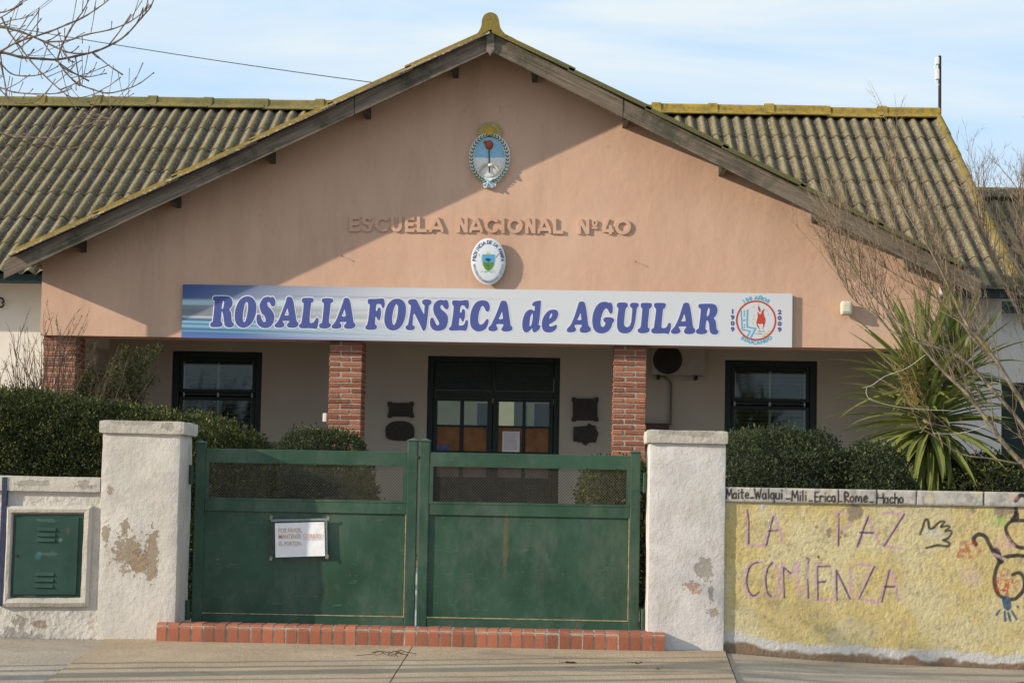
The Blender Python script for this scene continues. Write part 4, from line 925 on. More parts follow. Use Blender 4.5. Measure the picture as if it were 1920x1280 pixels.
# oval province plaque
PY = GY - .085
def PC(x, y): v = U(860 + x / 10.667, 430 + y / 10.667, PY); return v.x, v.z
pc = PC(592, 640); ov = thing('oval_plaque', 'white enamel oval plaque with province arms between the relief lettering and the banner', 'plaque', (pc[0], GY, pc[1]))
EN = plain('enamel', (.66, .68, .70), .3, .04, 10, 0, spec=.5)
dd = dome(PC, 592, 640, 347, 468, PY + .012, .022, 56, 8); part('oval_plate', dd, EN, ov, True)
part('plate_rim', MB().slab([ell(592, 640, 347, 468, 56, PC)], PY + .0125, PY + .022), EN, ov)
part('mounting_block', MB().box(pc[0] - .09, pc[0] + .09, PY + .022, GY, pc[1] - .16, pc[1] + .16), plain('block', (.2, .17, .14), .8, .1, 9, 0), ov)
def dz(x, y): q = min(1, ((x - 592) / 347) ** 2 + ((y - 640) / 468) ** 2); return PY + .012 - .022 * math.sqrt(1 - q)
def oprt(name, mat, pts, lift=.003):
    mb = MB().slab([[PC(*p) for p in pts]], 0, .0015)
    o = []
    for (x, y, z) in mb.v:
        qx = (x - pc[0]) / (347 / 10.667 * PXM); qz = (z - pc[1]) / (468 / 10.667 * PXM); q = min(1, qx * qx + qz * qz); o.append((x, PY + .012 - .022 * math.sqrt(1 - q) - lift + y, z))
    mb.v = o; return part(name, mb, mat, ov)
oprt('shield_sky', plain('sh_blue', (.08, .33, .62), .5, .05, 9, 0), [(470, 502), (722, 502), (720, 580), (708, 662), (485, 662), (475, 580)])
oprt('shield_field', plain('sh_green', (.09, .24, .04), .5, .2, 30, 0), [(487, 664), (708, 664), (695, 725), (660, 785), (592, 835), (530, 785), (498, 725)])
tr_ = ell(586, 605, 52, 26, 16, lambda x, y: (x, y)); oprt('tree_crown', plain('sh_dark', (.03, .07, .02), .5, .2, 30, 0), tr_, .005); oprt('tree_stem', EBR, [(580, 655), (592, 655), (590, 615), (582, 615)], .006); oprt('rider', EBR, [(560, 708), (590, 715), (612, 735), (598, 738), (565, 722)], .005)
oprt('rising_sun', YEL, ell(592, 490, 46, 36, 14, lambda x, y: (x, y)), .001)
for k in range(13):
    a = R(200 + 140 * k / 12) if k < 20 else 0; 
    t = k / 12; side = -1
    for side in (-1, 1):
        cx = 592 + side * (128 - 100 * t ** 2.2); cy = 560 + 270 * t
        oprt('wheat_ear', YEL, [(cx, cy - 12), (cx + side * 16, cy - 4), (cx + side * 16, cy + 8), (cx, cy + 6)], .002)
for a, b in (((430, 545), (400, 500)), ((740, 565), (800, 490)), ((435, 860), (485, 815)), ((735, 865), (680, 800))):
    q = stroke_loops([a, b], 4, lambda x, y: (x, y), 2); [oprt('lance', EBR if b[1] < 520 else YEL, lp, .002) for lp in q[:1]]
for s_ in (-1, 1): q = stroke_loops(smooth_line([(592 + s_ * 12, 838), (592 + s_ * 50, 858), (592 + s_ * 90, 850), (592 + s_ * 55, 838)], 3), 7, lambda x, y: (x, y), 3); [oprt('ribbon', EBL, lp, .002) for lp in q[:1]]
def arc_text(s, rx, ry, a0, a1, hpx, mat, bottom=False, off=.02, sx=1):
    n = len(s) - 1; mb = MB()
    for i, ch in enumerate(s):
        if ch == ' ': continue
        a = R(a0 + (a1 - a0) * i / n); x, y = 592 + rx * math.cos(a), 640 - ry * math.sin(a)
        ta = math.atan2(ry * math.cos(a), -rx * math.sin(a)); ang = ta + math.pi if not bottom else ta
        px_, pz_ = PC(x, y); size = hpx / 10.667 * PXM / .7
        tmp = MB(); put_text(tmp, ch, px_, pz_, 0, size, ang, off * size, sx)
        for v in tmp.v: pass
        o = len(mb.v)
        for (X_, _, Z_) in tmp.v:
            qx = (X_ - pc[0]) / (347 / 10.667 * PXM); qz = (Z_ - pc[1]) / (468 / 10.667 * PXM); q = min(1, qx * qx + qz * qz); mb.v.append((X_, PY + .012 - .022 * math.sqrt(1 - q) - .004, Z_))
        mb.f.extend([tuple(j + o for j in f) for f in tmp.f])
    return mb
part('plaque_lettering', arc_text('PROVINCIA DE LA PAMPA', 252, 350, 176, 4, 68, NAVY, off=.03, sx=.9), plain('enamel_blue', (.05, .08, .20), .5, .05, 9, 0), ov)
part('plaque_lettering', arc_text('MINISTERIO DE GOBIERNO EDUCACION Y JUSTICIA', 308, 430, 190, 350, 44, NAVY, True, sx=.8), plain('enamel_blue2', (.20, .23, .32), .5, .05, 9, 0), ov)
# floodlight on the gable
a, b = U(1575, 565, GY - .02), U(1597, 592, GY - .02); LC = plain('cream_metal', (.62, .58, .44), .5, .1, 20, 0)
lamp = thing('wall_lamp', 'small cream outdoor lamp on the peach wall right of the banner', 'lamp', (a.x, GY, b.z))
part('lamp_body', MB().rbox(a.x, b.x, GY - .12, GY - .03, b.z, a.z, .03, .02, 0, 1), LC, lamp, True); part('lamp_bracket', MB().box(a.x + .03, b.x - .03, GY - .03, GY + .001, b.z + .05, a.z - .02), LC, lamp); part('lamp_lens', MB().rbox(a.x + .02, b.x - .02, GY - .128, GY - .118, b.z + .012, b.z + .045, .005, .02, 0, 1), plain('lens', (.35, .34, .3), .3, .1, 20, 0), lamp)
# wrought bracket at the left edge and small nails
a = U(2, 567, BW - .06); q = [(a.x + .035 * math.cos(t / 3), BW - .06, a.z + .06 * math.sin(t / 3)) for t in range(19)]
single('wall_bracket', MB().tube(q, .012, 6).tube([q[0], (a.x, BW, a.z)], .012, 6), IRON, 'dark curled iron bracket at the left edge of the photo on the cream wall', 'bracket', (a.x, BW, a.z))
for i, (px, py) in enumerate(((643, 481), (1193, 491))):
    a = U(px, py, GY); single('wall_nail', MB().tube([(a.x, GY, a.z), (a.x - .01, GY - .05, a.z + .004)], .003, 5).lathe((a.x - .01, GY - .05, a.z), [(0, -.005), (.006, -.005), (.006, .005), (0, .005)], 6), IRON, ('bent nail in the gable left of the oval plaque', 'bent nail in the gable right of the oval plaque')[i], 'nail', (a.x, GY, a.z))
# bronze plaques beside the door
def bpt(px, py): v = U(px, py, BW - .02); return v.x, v.z
def bronze(name, loops, label, relief_=None):
    w = [[bpt(*p) for p in lp] for lp in loops]; c = w[0][0]
    t_ = thing(name, label, 'plaque', (c[0], BW, c[1])); part('plate', MB().slab(w, BW - .03, BW - .002), BRONZE, t_)
    if relief_:
        x0, y0, x1, y1, n = relief_; mb = MB()
        for k in range(n): yy = y0 + (y1 - y0) * k / max(1, n - 1); p, q = bpt(x0 + random.uniform(0, 4), yy), bpt(x1 - random.uniform(0, 4), yy); mb.box(p[0], q[0], BW - .036, BW - .0305, p[1] - .008, p[1] + .004)
        part('raised_line', mb, BRONZE, t_, stuff=True)
def ears(x0, y0, x1, y1, e, d): return [(x0,y0),(x0+e,y0),(x0+e,y0+d),(x1-e,y0+d),(x1-e,y0),(x1,y0),(x1,y0+e),(x1-d,y0+e),(x1-d,y1-e),(x1,y1-e),(x1,y1),(x1-e,y1),(x1-e,y1-d),(x0+e,y1-d),(x0+e,y1),(x0,y1),(x0,y1-e),(x0+d,y1-e),(x0+d,y0+e),(x0,y0+e)]
bronze('bronze_plaque', [ears(727, 753, 776, 783, 8, 2)], 'dark plaque with square corner ears left of the door, upper of the pair', (735, 760, 768, 777, 4))
bronze('bronze_plaque', [smooth_loop([(724, 800), (735, 791), (750, 789), (766, 791), (776, 801), (776, 820), (768, 825), (750, 826), (732, 824), (724, 818)], 3)], 'brown rounded plaque left of the door, lower of the pair', (732, 799, 768, 818, 5))
bronze('bronze_plaque', [ears(1072, 745, 1122, 790, 8, 2)], 'dark plaque with square corner ears right of the door, upper of the pair', (1080, 754, 1114, 783, 6))
bronze('bronze_plaque', [[(1075, 800), (1100, 798), (1104, 793), (1110, 797), (1116, 798), (1119, 806), (1122, 812), (1119, 822), (1117, 829), (1105, 829), (1098, 835), (1090, 829), (1075, 827)]], 'dark irregular plaque with a laurel edge right of the door, lower of the pair', (1080, 804, 1102, 822, 4))
# notices on the door
b0, b1 = U(942, 808, BW + .05), U(974, 847, BW + .05); nd = thing('door_notice', 'white printed sheet taped to the right door leaf', 'notice', (b0.x, BW + .05, b1.z))
part('sheet', MB().box(b0.x, b1.x, BW + .055, BW + .057, b1.z, b0.z), PAPER, nd)
mb = MB()
for k in range(9): zz = b0.z - .03 - k * .024; mb.box(b0.x + .02, b1.x - .02 - random.random() * .06, BW + .0535, BW + .0548, zz - .003, zz + .002)
part('print_line', mb, plain('grey_print', (.35, .35, .4), .8, .1, 9, 0), nd, stuff=True)
b0, b1 = U(818, 833, BW + .06), U(842, 848, BW + .06); single('blue_leaflet', MB().box(b0.x, b1.x, BW + .062, BW + .066, b1.z, b0.z), plain('leaflet', (.10, .12, .28), .6, .5, 20, 0), 'small blue leaflet at the lower left door pane', 'leaflet', (b0.x, BW + .06, b1.z))
# air conditioner
def AP(px, py, Y): return U(px, py, Y)
ACB = plain('ac_casing', (.36, .34, .30), .6, .1, 9, 0)
a, b = AP(1222, 648, BW - .35), AP(1322, 704, BW - .35); ac = thing('air_conditioner', 'outdoor air conditioner unit with round dark fan under the porch ceiling', 'air conditioner', (a.x, BW - .2, b.z))
part('casing', MB().rbox(a.x, b.x, BW - .35, BW - .05, b.z, a.z + .08, .015, .3, 0, 1), ACB, ac)
c = AP(1252, 674, BW - .36); mb = MB(); rr = 27 / FPX * BW
mb.lathe((0, 0, 0), [(rr, 0), (rr, .01), (rr - .012, .012), (0, .012)], 32); mb.v = [(c.x + x, BW - .352 - z, c.z + y) for x, y, z in mb.v]; part('fan_recess', mb, IRON, ac)
for q_ in range(1, 5): mb = MB(); r_ = rr * q_ / 5; mb.tube([(c.x + r_ * math.cos(t), BW - .372, c.z + r_ * math.sin(t)) for t in np.linspace(0, 2 * math.pi, 25)], .0025, 4); part('grille_ring', mb, IRON, ac)
for sx_ in (a.x + .08, b.x - .12): part('bracket', MB().box(sx_, sx_ + .03, BW - .36, BW, b.z - .045, b.z - .002), IRON, ac)
h = smooth_line([(1234, 706), (1245, 706), (1253, 712), (1258, 722), (1258, 760), (1257, 797)], 4)
single('drain_pipe', MB().tube([tuple(U(x, y, BW - .03)) for x, y in h], .014, 7), plain('pipe_grey', (.16, .15, .14), .6, .1, 9, 0), 'thin curved pipe running down from the air conditioner', 'pipe', tuple(U(1258, 797, BW)), True)
a, b = U(1208, 793, BW - .1), U(1254, 842, BW - .1); single('meter_cabinet', MB().bbox(a.x, b.x, BW - .16, BW - .002, b.z, a.z, .01), plain('brown_box', (.10, .06, .05), .7, .2, 9, 0), 'brown wall cabinet behind the right gate pillar', 'cabinet', (a.x, BW, b.z))
a = U(611, 783, GY + .3); single('doorbell_box', MB().bbox(a.x - .025, a.x + .02, GY + .2, GY + .3, a.z - .05, a.z + .05, .006), WHITEP, 'small pale box on the side of the left centre brick column', 'box', (a.x, GY + .25, a.z))
# antenna and cable
a, b = U(1762, 232, 33.1), U(1762, 105, 33.1); an = thing('antenna_mast', 'dark mast with two white antennas at the right end of the main roof ridge', 'antenna', (a.x, 33.1, a.z))
part('mast', MB().tube([(a.x, 33.1, a.z - .3), (b.x, 33.1, b.z)], .025, 7), IRON, an)
for y0, y1 in ((108, 122), (130, 150)): p, q = U(1757, y0, 33), U(1756, y1, 33); part('antenna_panel', MB().bbox(p.x - .03, p.x + .03, 32.96, 33.02, q.z, p.z, .01), WHITEP, an); part('clamp', MB().bar((p.x, 33, (p.z + q.z) / 2), (a.x, 33.1, (p.z + q.z) / 2), .02, .02), IRON, an)
part('looped_cable', MB().tube([tuple(U(x, y, 33.0)) for x, y in smooth_line([(1756, 120), (1752, 128), (1758, 134), (1761, 145), (1755, 153), (1761, 160)], 4)], .006, 4), WHITEP, an)
a = U(760, 163, 42); b = U(-250, 2, 46); pts = [a.lerp(b, t) - Vector((0, 0, .35 * t * (1 - t))) for t in np.linspace(0, 1, 16)]
single('overhead_cable', MB().tube(pts, .009, 5), IRON, 'thin dark cable crossing the sky to the left slope of the gable', 'cable', tuple(b))

# ------------------------------------------------------------------ street wall, pillars, gate
def wall_relief(X, Z, amp, seed):
    o = np.empty(X.shape)
    for i in np.ndindex(X.shape):
        p = Vector((X[i], seed, Z[i])); o[i] = noise.noise(p * 36) * .5 + noise.noise(p * 75) * .42 + noise.noise(p * 9) * .35
    return o * amp
def GP(cx, cy, ox=1280, oy=850, sc=2.976): v = U(ox + cx / sc, oy + cy / sc, 13.03); return (v.x, v.z)
X0, X1, ZB, ZTw = .925, 3.4, -.16, .878; stp = .0052
gx = np.arange(X0, X1, stp); gz = np.linspace(ZB, ZTw, int((ZTw - ZB) / stp)); Xg, Zg = np.meshgrid(gx, gz, indexing='ij')
rel = wall_relief(Xg, Zg, .0036, 3.0)
nlow = wall_relief(Xg, Zg * 1.2, 1, 9.0)
yel = np.array((.57, .46, .215)); col = np.tile(yel, Xg.shape + (1,))
def mixc(m_, c): global col; m_ = np.clip(m_, 0, 1)[..., None]; col = col * (1 - m_) + np.array(c) * m_
def vnoise(sc_, seed, det=3):
    o = np.empty(Xg.shape)
    for i in np.ndindex(Xg.shape): o[i] = noise.fractal(Vector((Xg[i] * sc_, seed, Zg[i] * sc_)), .6, 2.1, det)
    return o
nA, nB = vnoise(2.2, 1.1, 4), vnoise(9, 5.3, 3)
mixc(S_(-.1, .4, nA) * .7, (.60, .53, .33)); mixc(S_(1.7, 2.8, Xg + nA * .6) * .4, (.54, .46, .25))
mixc(S_(.05, .4, nB + .3 * nA) * .3, (.42, .36, .22)); mixc(S_(.1, .5, -nA + .4 * nB) * .35, (.50, .37, .12))
mixc(S_(0.18, .5, vnoise(30, 2.3, 2)) * .5, (.32, .27, .18))
# damp grey foot of the wall
ft_ = ZB + .16 + .018 + .03 * S_(1.25, .95, Xg) + .022 * nB + .018 * nA - .035 * (Xg - .93)
mixc(S_(.020, -.004, Zg - (ft_ + .045)), (.52, .50, .47)); mixc(S_(.012, -.012, Zg - ft_) , (.20, .145, .10)); mixc(.5 * S_(.0, .35, nB) * (Zg < ft_) , (.25, .16, .10))
DRY = S_(-.45, .2, -rel / .0048)        # paint misses the pits of the render
def paint(pts, half, c, org=GP, a=1.0, dry=.35, sm=True, soft=.0035):
    q = [org(*p) for p in (smooth_line(pts, 4) if sm and len(pts) > 2 else pts)]
    d = dist_segs(Xg, Zg, segs_of(q)) + .0016 * nB
    mixc(S_(half + soft, half - soft * .5, d) * a * (1 - dry * DRY * 1.0), c)
PK = (.50, .30, .40); BK = (.035, .03, .035)
pk = [[(357,320),(357,505),(440,512)], [(455,512),(510,338),(562,500)], [(480,434),(537,428)], [(866,330),(866,512)], [(866,326),(930,332),(948,368),(920,408),(868,420)], [(975,515),(1030,350),(1097,500)], [(1000,442),(1062,440)], [(1120,330),(1238,335),(1120,515),(1222,530)],
      [(440,605),(380,612),(347,680),(350,750),(375,796),(425,792)], [(500,606),(465,650),(458,710),(475,785),(500,797),(525,780),(538,710),(530,640),(500,606)], [(556,802),(556,612),(600,690),(642,606),(652,790)], [(690,802),(696,592)], [(820,622),(745,612),(747,815),(830,812)], [(745,715),(795,712)], [(852,815),(850,642),(938,812),(940,636)], [(975,612),(1060,625),(975,805),(1092,832)], [(1100,822),(1155,645),(1216,820)], [(1130,742),(1188,740)]]
for s_ in pk: paint(s_, .0085, PK, a=.95, dry=.4, sm=len(s_) > 4 and s_[0] != (120, 330) and s_ not in (pk[7], pk[10], pk[12], pk[14], pk[15]))
bk = [[(362,315),(370,400),(367,500)], [(468,512),(505,352)], [(478,433),(530,428)], [(872,335),(870,512)], [(975,517),(1037,348)], [(990,440),(1065,442)], [(1238,337),(1185,420),(1125,515)], [(417,605),(378,630),(358,700),(370,765),(395,792),(427,772)], [(500,607),(475,642),(465,710),(475,775),(495,795)], [(568,802),(563,635),(602,665)], [(703,805),(698,700)], [(690,580),(706,590),(700,612)], [(820,628),(753,630),(755,815)], [(755,718),(795,714)], [(757,574),(758,577)], [(862,815),(858,650),(935,810)], [(1070,630),(985,808)], [(1112,826),(1155,650)], [(1128,742),(1182,741)]]
for i, s_ in enumerate(bk): paint(s_, .0042 if i != 14 else .007, (.05, .04, .07), sm=i not in (9, 12, 15), dry=.2)
paint([(1325,450),(1340,410),(1352,372),(1368,370),(1378,418),(1400,412),(1432,382),(1462,380),(1440,408),(1478,402),(1490,410),(1465,432),(1495,428),(1500,445),(1480,472),(1455,482),(1485,495),(1480,516),(1420,512),(1360,526)], .0062, BK, dry=.15)
paint([(1370,445),(1430,450)], .022, (.50, .49, .55), a=.55, dry=.6)
paint([(1636,505),(1624,475),(1650,450),(1688,462),(1715,512),(1745,565),(1768,592),(1748,650),(1740,720),(1760,782),(1795,806)], .011, BK, dry=.1)
paint([(1768,592),(1820,572),(1900,570),(1990,600)], .011, BK, dry=.1); paint([(1752,540),(1775,600)], .017, BK, dry=.1); paint([(1840,675),(1880,664),(1905,700),(1902,760),(1860,806),(1835,812)], .010, BK, dry=.1)
paint([(1862,335),(1856,262),(1885,232),(1915,240)], .012, BK, dry=.1); paint([(1858,345),(1838,372),(1905,372)], .010, BK, dry=.1); paint([(1862,335),(1862,360)], .016, BK, dry=.1)
paint([(1840,372),(1803,412),(1828,480),(1870,520),(1915,525)], .010, BK, dry=.1); paint([(1880,265),(1900,250)], .02, BK, dry=.3)
paint([(1735,560),(1800,590)], .008, (.60, .45, .45), a=.8, dry=.5)
paint([(1805,815),(1812,850)], .024, (.03, .085, .16), dry=.1)
for s_ in ([(1770,872),(1752,900)], [(1797,880),(1800,932)], [(1816,888),(1830,930)], [(1838,878),(1862,922)], [(1868,850),(1871,856)]): paint(s_, .0055, (.03, .085, .16), dry=.1)
def blot(cx, cy, r_, c, a=.7, dens=.0):
    x, z = GP(cx, cy); d = np.hypot(Xg - x, Zg - z) / (r_ / 2.976 / 316); mixc(S_(1.15, .6, d + .35 * nB) * a * (vnoise_hi > dens), c)
vnoise_hi = vnoise(38, 7.7, 3)
paint([(1550,500),(1610,498),(1650,510),(1655,550),(1625,580),(1600,560),(1598,530)], .010, (.42, .045, .035), a=.8, dry=.9)
blot(1570, 560, 45, (.42, .08, .05), .7, .12); blot(1800, 665, 34, (.42, .05, .04), .85, -.05); blot(1800, 735, 70, (.42, .05, .04), .8, .14); blot(1735, 740, 26, (.42, .05, .04), .7, .1)
blot(1805, 510, 48, (.56, .34, .32), .6, -.1); blot(1610, 690, 62, (.56, .34, .33), .6, 0); blot(1600, 345, 45, (.58, .38, .34), .5, 0); blot(1775, 372, 42, (.34, .45, .14), .75, -.2); blot(1700, 345, 45, (.40, .46, .20), .4, 0); blot(1760, 352, 6, (.05, .05, .04), 1, -2); blot(1800, 680, 50, (.55, .35, .33), .35)
blot(1860, 440, 30, (.55, .36, .12), .5, -.1)
BRp = (.27, .215, .15)
for cx, cy, r_ in ((960, 325, 44), (935, 365, 20), (985, 320, 24), (820, 430, 20), (815, 455, 16), (888, 440, 15), (905, 455, 11), (750, 410, 11), (1620, 315, 16), (1780, 322, 38), (880, 465, 9), (1830, 320, 24)): blot(cx, cy, r_, BRp, .95, -2)
blot(445, 290, 30, (.5, .48, .44), .6, -2); blot(940, 930, 26, (.36, .38, .40), .5, -.2); blot(270, 285, 30, (.5, .46, .38), .5, -.2)
vs = np.stack([Xg.ravel(), (13.03 - rel).ravel(), Zg.ravel()], 1); idx = np.arange(Xg.size).reshape(Xg.shape)
fs = np.stack([idx[:-1, :-1].ravel(), idx[1:, :-1].ravel(), idx[1:, 1:].ravel(), idx[:-1, 1:].ravel()], 1)
yw = thing('yellow_street_wall', 'yellow rough rendered wall with painted LA PAZ COMIENZA right of the gate', 'wall', (1.8, 13.03, -.16))
RB = lambda m: [(m.noise(85, 5, .7), .8, .008), (m.noise(190, 3), .6, .002)]
grid_obj('rendered_face', vs, fs, col, vcol('painted_render', rough=.92, spec=.1, bumps=RB), yw, wloc(yw))
part('wall_core', MB().box(X0 + .004, X1, 13.045, 13.22, -.4, .876).box(X1, 20, 13.03, 13.22, -.6, .876), plain('yellow_far', (.58, .48, .22), .9, .2, 9, .5), yw)
# coping slabs with the painted names
Xb0, Xb1 = .925, 3.4; zc0, zc1 = .876, .962
gx = np.arange(Xb0, Xb1, .0048); gz = np.linspace(zc0, zc1, 18); Xg, Zg = np.meshgrid(gx, gz, indexing='ij'); CYy = 13.012
nA, nB = vnoise(6, 3.1, 4), vnoise(22, 8.3, 3)
col = np.tile(np.array((.46, .43, .38)), Xg.shape + (1,))
mixc(S_(-.1, .5, nA) * .7, (.33, .31, .29)); mixc(S_(.1, .4, nB) * .6, (.24, .22, .20)); mixc(S_(.05, .35, vnoise(5, 12.1, 3)) * S_(1.3, 1.8, Xg) * .7, (.55, .47, .27))
DRY = np.zeros(Xg.shape); vnoise_hi = vnoise(50, 7, 2)
def GPc(cx, cy): v = U(1280 + cx / 2.976, 850 + cy / 2.976, CYy); return (v.x, v.z)
def el(cx, cy, rx, ry, n=12): return [(cx + rx * math.cos(2*math.pi*k/n), cy + ry * math.sin(2*math.pi*k/n)) for k in range(n + 1)]
HW = {'M': [[(0,0),(.12,1),(.5,.3),(.85,1),(1,0)]], 'a': [el(.42,.28,.36,.28), [(.82,.56),(.86,.0)]], 'i': [[(.5,.55),(.5,0)], [(.5,.85),(.5,.87)]], 't': [[(.45,.95),(.45,.05),(.75,0)], [(.1,.62),(.85,.62)]],
      'e': [[(.1,.3),(.85,.33),(.75,.55),(.4,.58),(.12,.3),(.35,.02),(.9,.08)]], 'W': [[(0,1),(.28,.02),(.5,.7),(.72,.0),(1,1.05)]], 'l': [[(.5,1),(.5,0)]], 'q': [el(.42,.28,.36,.28), [(.82,.58),(.84,-.4)]], 'u': [[(.1,.55),(.12,.1),(.45,0),(.85,.12),(.85,.55),(.87,0)]],
      'E': [[(.9,.98),(.05,1),(.05,0),(.95,.02)], [(.05,.5),(.75,.5)]], 'r': [[(.15,.58),(.15,0)], [(.15,.35),(.5,.57),(.9,.5)]], 'c': [[(.85,.5),(.45,.58),(.1,.3),(.35,.02),(.88,.08)]], 'R': [[(.05,0),(.05,1),(.7,.92),(.75,.6),(.08,.48),(.95,0)]], 'o': [el(.45,.3,.4,.28)],
      'm': [[(.05,0),(.07,.55),(.3,.52),(.45,.1),(.6,.52),(.82,.5),(.9,0)]], 'n': [[(.1,.55),(.12,0)], [(.12,.4),(.5,.58),(.85,.4),(.87,0)]], 'N': [[(0,0),(.05,1),(.12,.55),(.9,.5),(.95,1),(1,0)]], 'h': [[(.1,1),(.1,0)], [(.12,.4),(.5,.6),(.85,.4),(.85,0)]]}
for wd, x0, x1, yb in (('Maite', 240, 372, 250), ('Walqui', 398, 562, 252), ('Mili', 606, 695, 262), ('Erica', 736, 856, 268), ('Rome', 902, 1036, 270), ('Nacho', 1082, 1236, 276)):
    ws = [1.5 if c in 'MWmN' else (.55 if c in 'il' else 1) for c in wd]; tot = sum(ws); x = x0
    for c, w_ in zip(wd, ws):
        cw_ = (x1 - x0) * w_ / tot
        for st in HW[c]: paint([(x + cw_ * (.06 + .86 * u_), yb - 54 * v_) for u_, v_ in st], .0046, (.045, .04, .04), org=GPc, dry=0, sm=c in 'aecqouRrhnm', soft=.003)
        x += cw_
for x, y in ((378, 247), (578, 252), (706, 263), (871, 266), (1046, 270)): paint([(x, y), (x + 17, y)], .0042, (.045, .04, .04), org=GPc, dry=0, soft=.003)
paint([(1858, 262), (1884, 232), (1912, 236)], .011, BK, org=GPc, dry=0); blot(1842, 238, 30, (.56, .34, .27), .4, -.3)
joints = [GPc(x, 240)[0] for x in (868, 1083, 1306, 1684)]
names = thing('wall_coping', 'grey coping on the yellow wall with names painted from Maite to Nacho', 'coping', (1.8, 13.0, zc0)) if False else None
for jx in joints: mixc(S_(.006, .002, np.abs(Xg - jx - .006 * nA)), (.07, .06, .05))
dpt = np.zeros(Xg.shape)
for jx in joints: dpt += .006 * S_(.006, .0, np.abs(Xg - jx - .006 * nA))
vs = np.stack([Xg.ravel(), (CYy + dpt - .0025 * nA + .004 * (S_(.008, 0, Zg - zc0) + S_(.008, 0, zc1 - Zg))).ravel(), Zg.ravel()], 1); idx = np.arange(Xg.size).reshape(Xg.shape)
fs = np.stack([idx[:-1, :-1].ravel(), idx[1:, :-1].ravel(), idx[1:, 1:].ravel(), idx[:-1, 1:].ravel()], 1)
cpf = part('coping', MB().box(Xb0, 3.4, CYy + .006, 13.25, zc0, zc1 - .002).box(3.402, 20, CYy + .002, 13.25, zc0, zc1), plain('coping_grey', (.42, .40, .36), .9, .2, 9, .4), yw)
grid_obj('coping_face', vs, fs, col, vcol('coping_paint', rough=.92, spec=.1, bumps=lambda m: [(m.noise(60, 4), .5, .004)]), cpf, wloc(yw))
# left wall
X0, X1 = -9.0, -2.765
xl0 = -4.0; gx = np.arange(xl0, X1, .0085); gz = np.linspace(-.2, .862, 125); Xg, Zg = np.meshgrid(gx, gz, indexing='ij'); rel = wall_relief(Xg, Zg, .0045, 21.0)
vs = np.stack([Xg.ravel(), (13.035 - rel).ravel(), Zg.ravel()], 1); idx = np.arange(Xg.size).reshape(Xg.shape)
fs = np.stack([idx[:-1, :-1].ravel(), idx[1:, :-1].ravel(), idx[1:, 1:].ravel(), idx[:-1, 1:].ravel()], 1)
lw = thing('white_street_wall', 'white rough rendered wall left of the gate holding the green meter box', 'wall', (-3.5, 13.035, -.2))
o = grid_obj('rendered_face', vs, fs, np.ones((len(vs), 3)), WALLW, lw, wloc(lw))
part('wall_core', MB().box(xl0, X1, 13.05, 13.22, -.4, .86).box(-20, xl0, 13.035, 13.22, -.6, .86), WALLW, lw)
cpl = part('coping', MB().rbox(-4.6, -2.79, 13.005, 13.25, .862, .952, .008, .04, .003, 7).box(-20, -4.602, 13.01, 13.25, .862, .95), COPEW, lw)
NAVYP = plain('navy_paint', (.035, .04, .085), .8, .3, 20, .3)
x1_, z1_ = XZ(8, 893); part('painted_stripe', MB().slab([[XZ(13, 894), XZ(13, 921), XZ(12, 935), XZ(8, 1040), XZ(3, 1135), XZ(-6, 1135), XZ(-2, 1040), XZ(3, 935), XZ(4, 894)]], 13.0, 13.034), NAVYP, lw)
# meter box
mbx = thing('meter_box', 'green metal meter box in a thick white frame set in the left wall', 'meter box', (XZ(80, 1130)[0], 13.03, XZ(80, 1130)[1]))
fo = [(10, 948), (173, 948), (165, 1137), (1, 1137)]; fi = [(24, 963), (156, 963), (149, 1120), (17, 1120)]
fm_out = [XZ(*p) for p in fo]; fm_in = [XZ(*p) for p in fi]; fm_mid = [XZ(*p) for p in [(16, 954), (167, 954), (159, 1130), (8, 1130)]]
mb = MB(); ys_ = (13.04, 12.995, 12.985, 13.03)
rings = [(fm_out, 13.04), (fm_out, 13.012), (fm_mid, 12.998), ([XZ(*p) for p in [(21, 960), (158, 960), (151, 1123), (14, 1123)]], 13.002), (fm_in, 13.03)]
vs = []; 
for ri_, (rg, yy) in enumerate(rings):
    for k in range(4):
        for j in range(10):
            p = Vector((rg[k][0], 0, rg[k][1])).lerp(Vector((rg[(k + 1) % 4][0], 0, rg[(k + 1) % 4][1])), j / 10); nv = noise.noise_vector(Vector((p.x * 14, ri_, p.z * 14))) * .0035; vs.append((p.x + nv.x, yy + nv.y, p.z + nv.z))
fs = []
for r_ in range(len(rings) - 1):
    for k in range(40): fs.append((r_ * 40 + k, r_ * 40 + (k + 1) % 40, (r_ + 1) * 40 + (k + 1) % 40, (r_ + 1) * 40 + k))
part('frame', MB().add(vs, fs), COPEW, mbx)
m = Mt('box_paint', .5, .35); c0 = m.mix(m.ramp(m.noise(6, 5), .35, .65), (.012, .042, .03), (.022, .062, .045))
for (px, py, w_, h_, c_) in ((70, 1042, 8, 10, (.05, .22, .32)), (127, 994, 7, 9, (.20, .08, .04)), (112, 1012, 5, 5, (.3, .36, .32)), (85, 975, 34, 5, (.12, .2, .16)), (92, 1038, 30, 6, (.12, .2, .16)), (55, 1117, 18, 2, (.3, .3, .24))): c0 = m.mix(m.math('MULTIPLY', m.patch(*XZ(px, py), w_ / 316, h_ / 316, 40, .35, .15, .9), .28), c0, c_)
BOXP = m.out(c0, [(m.noise(12, 3), .2, .005)])
part('casing', MB().slab([[XZ(25, 964), XZ(155, 964), XZ(148, 1119), XZ(18, 1119)]], 13.022, 13.03), BOXP, mbx)
dr = part('door', MB().slab([[XZ(30, 969), XZ(147, 969), XZ(141, 1114), XZ(23, 1114)]], 13.012, 13.0215), BOXP, mbx)
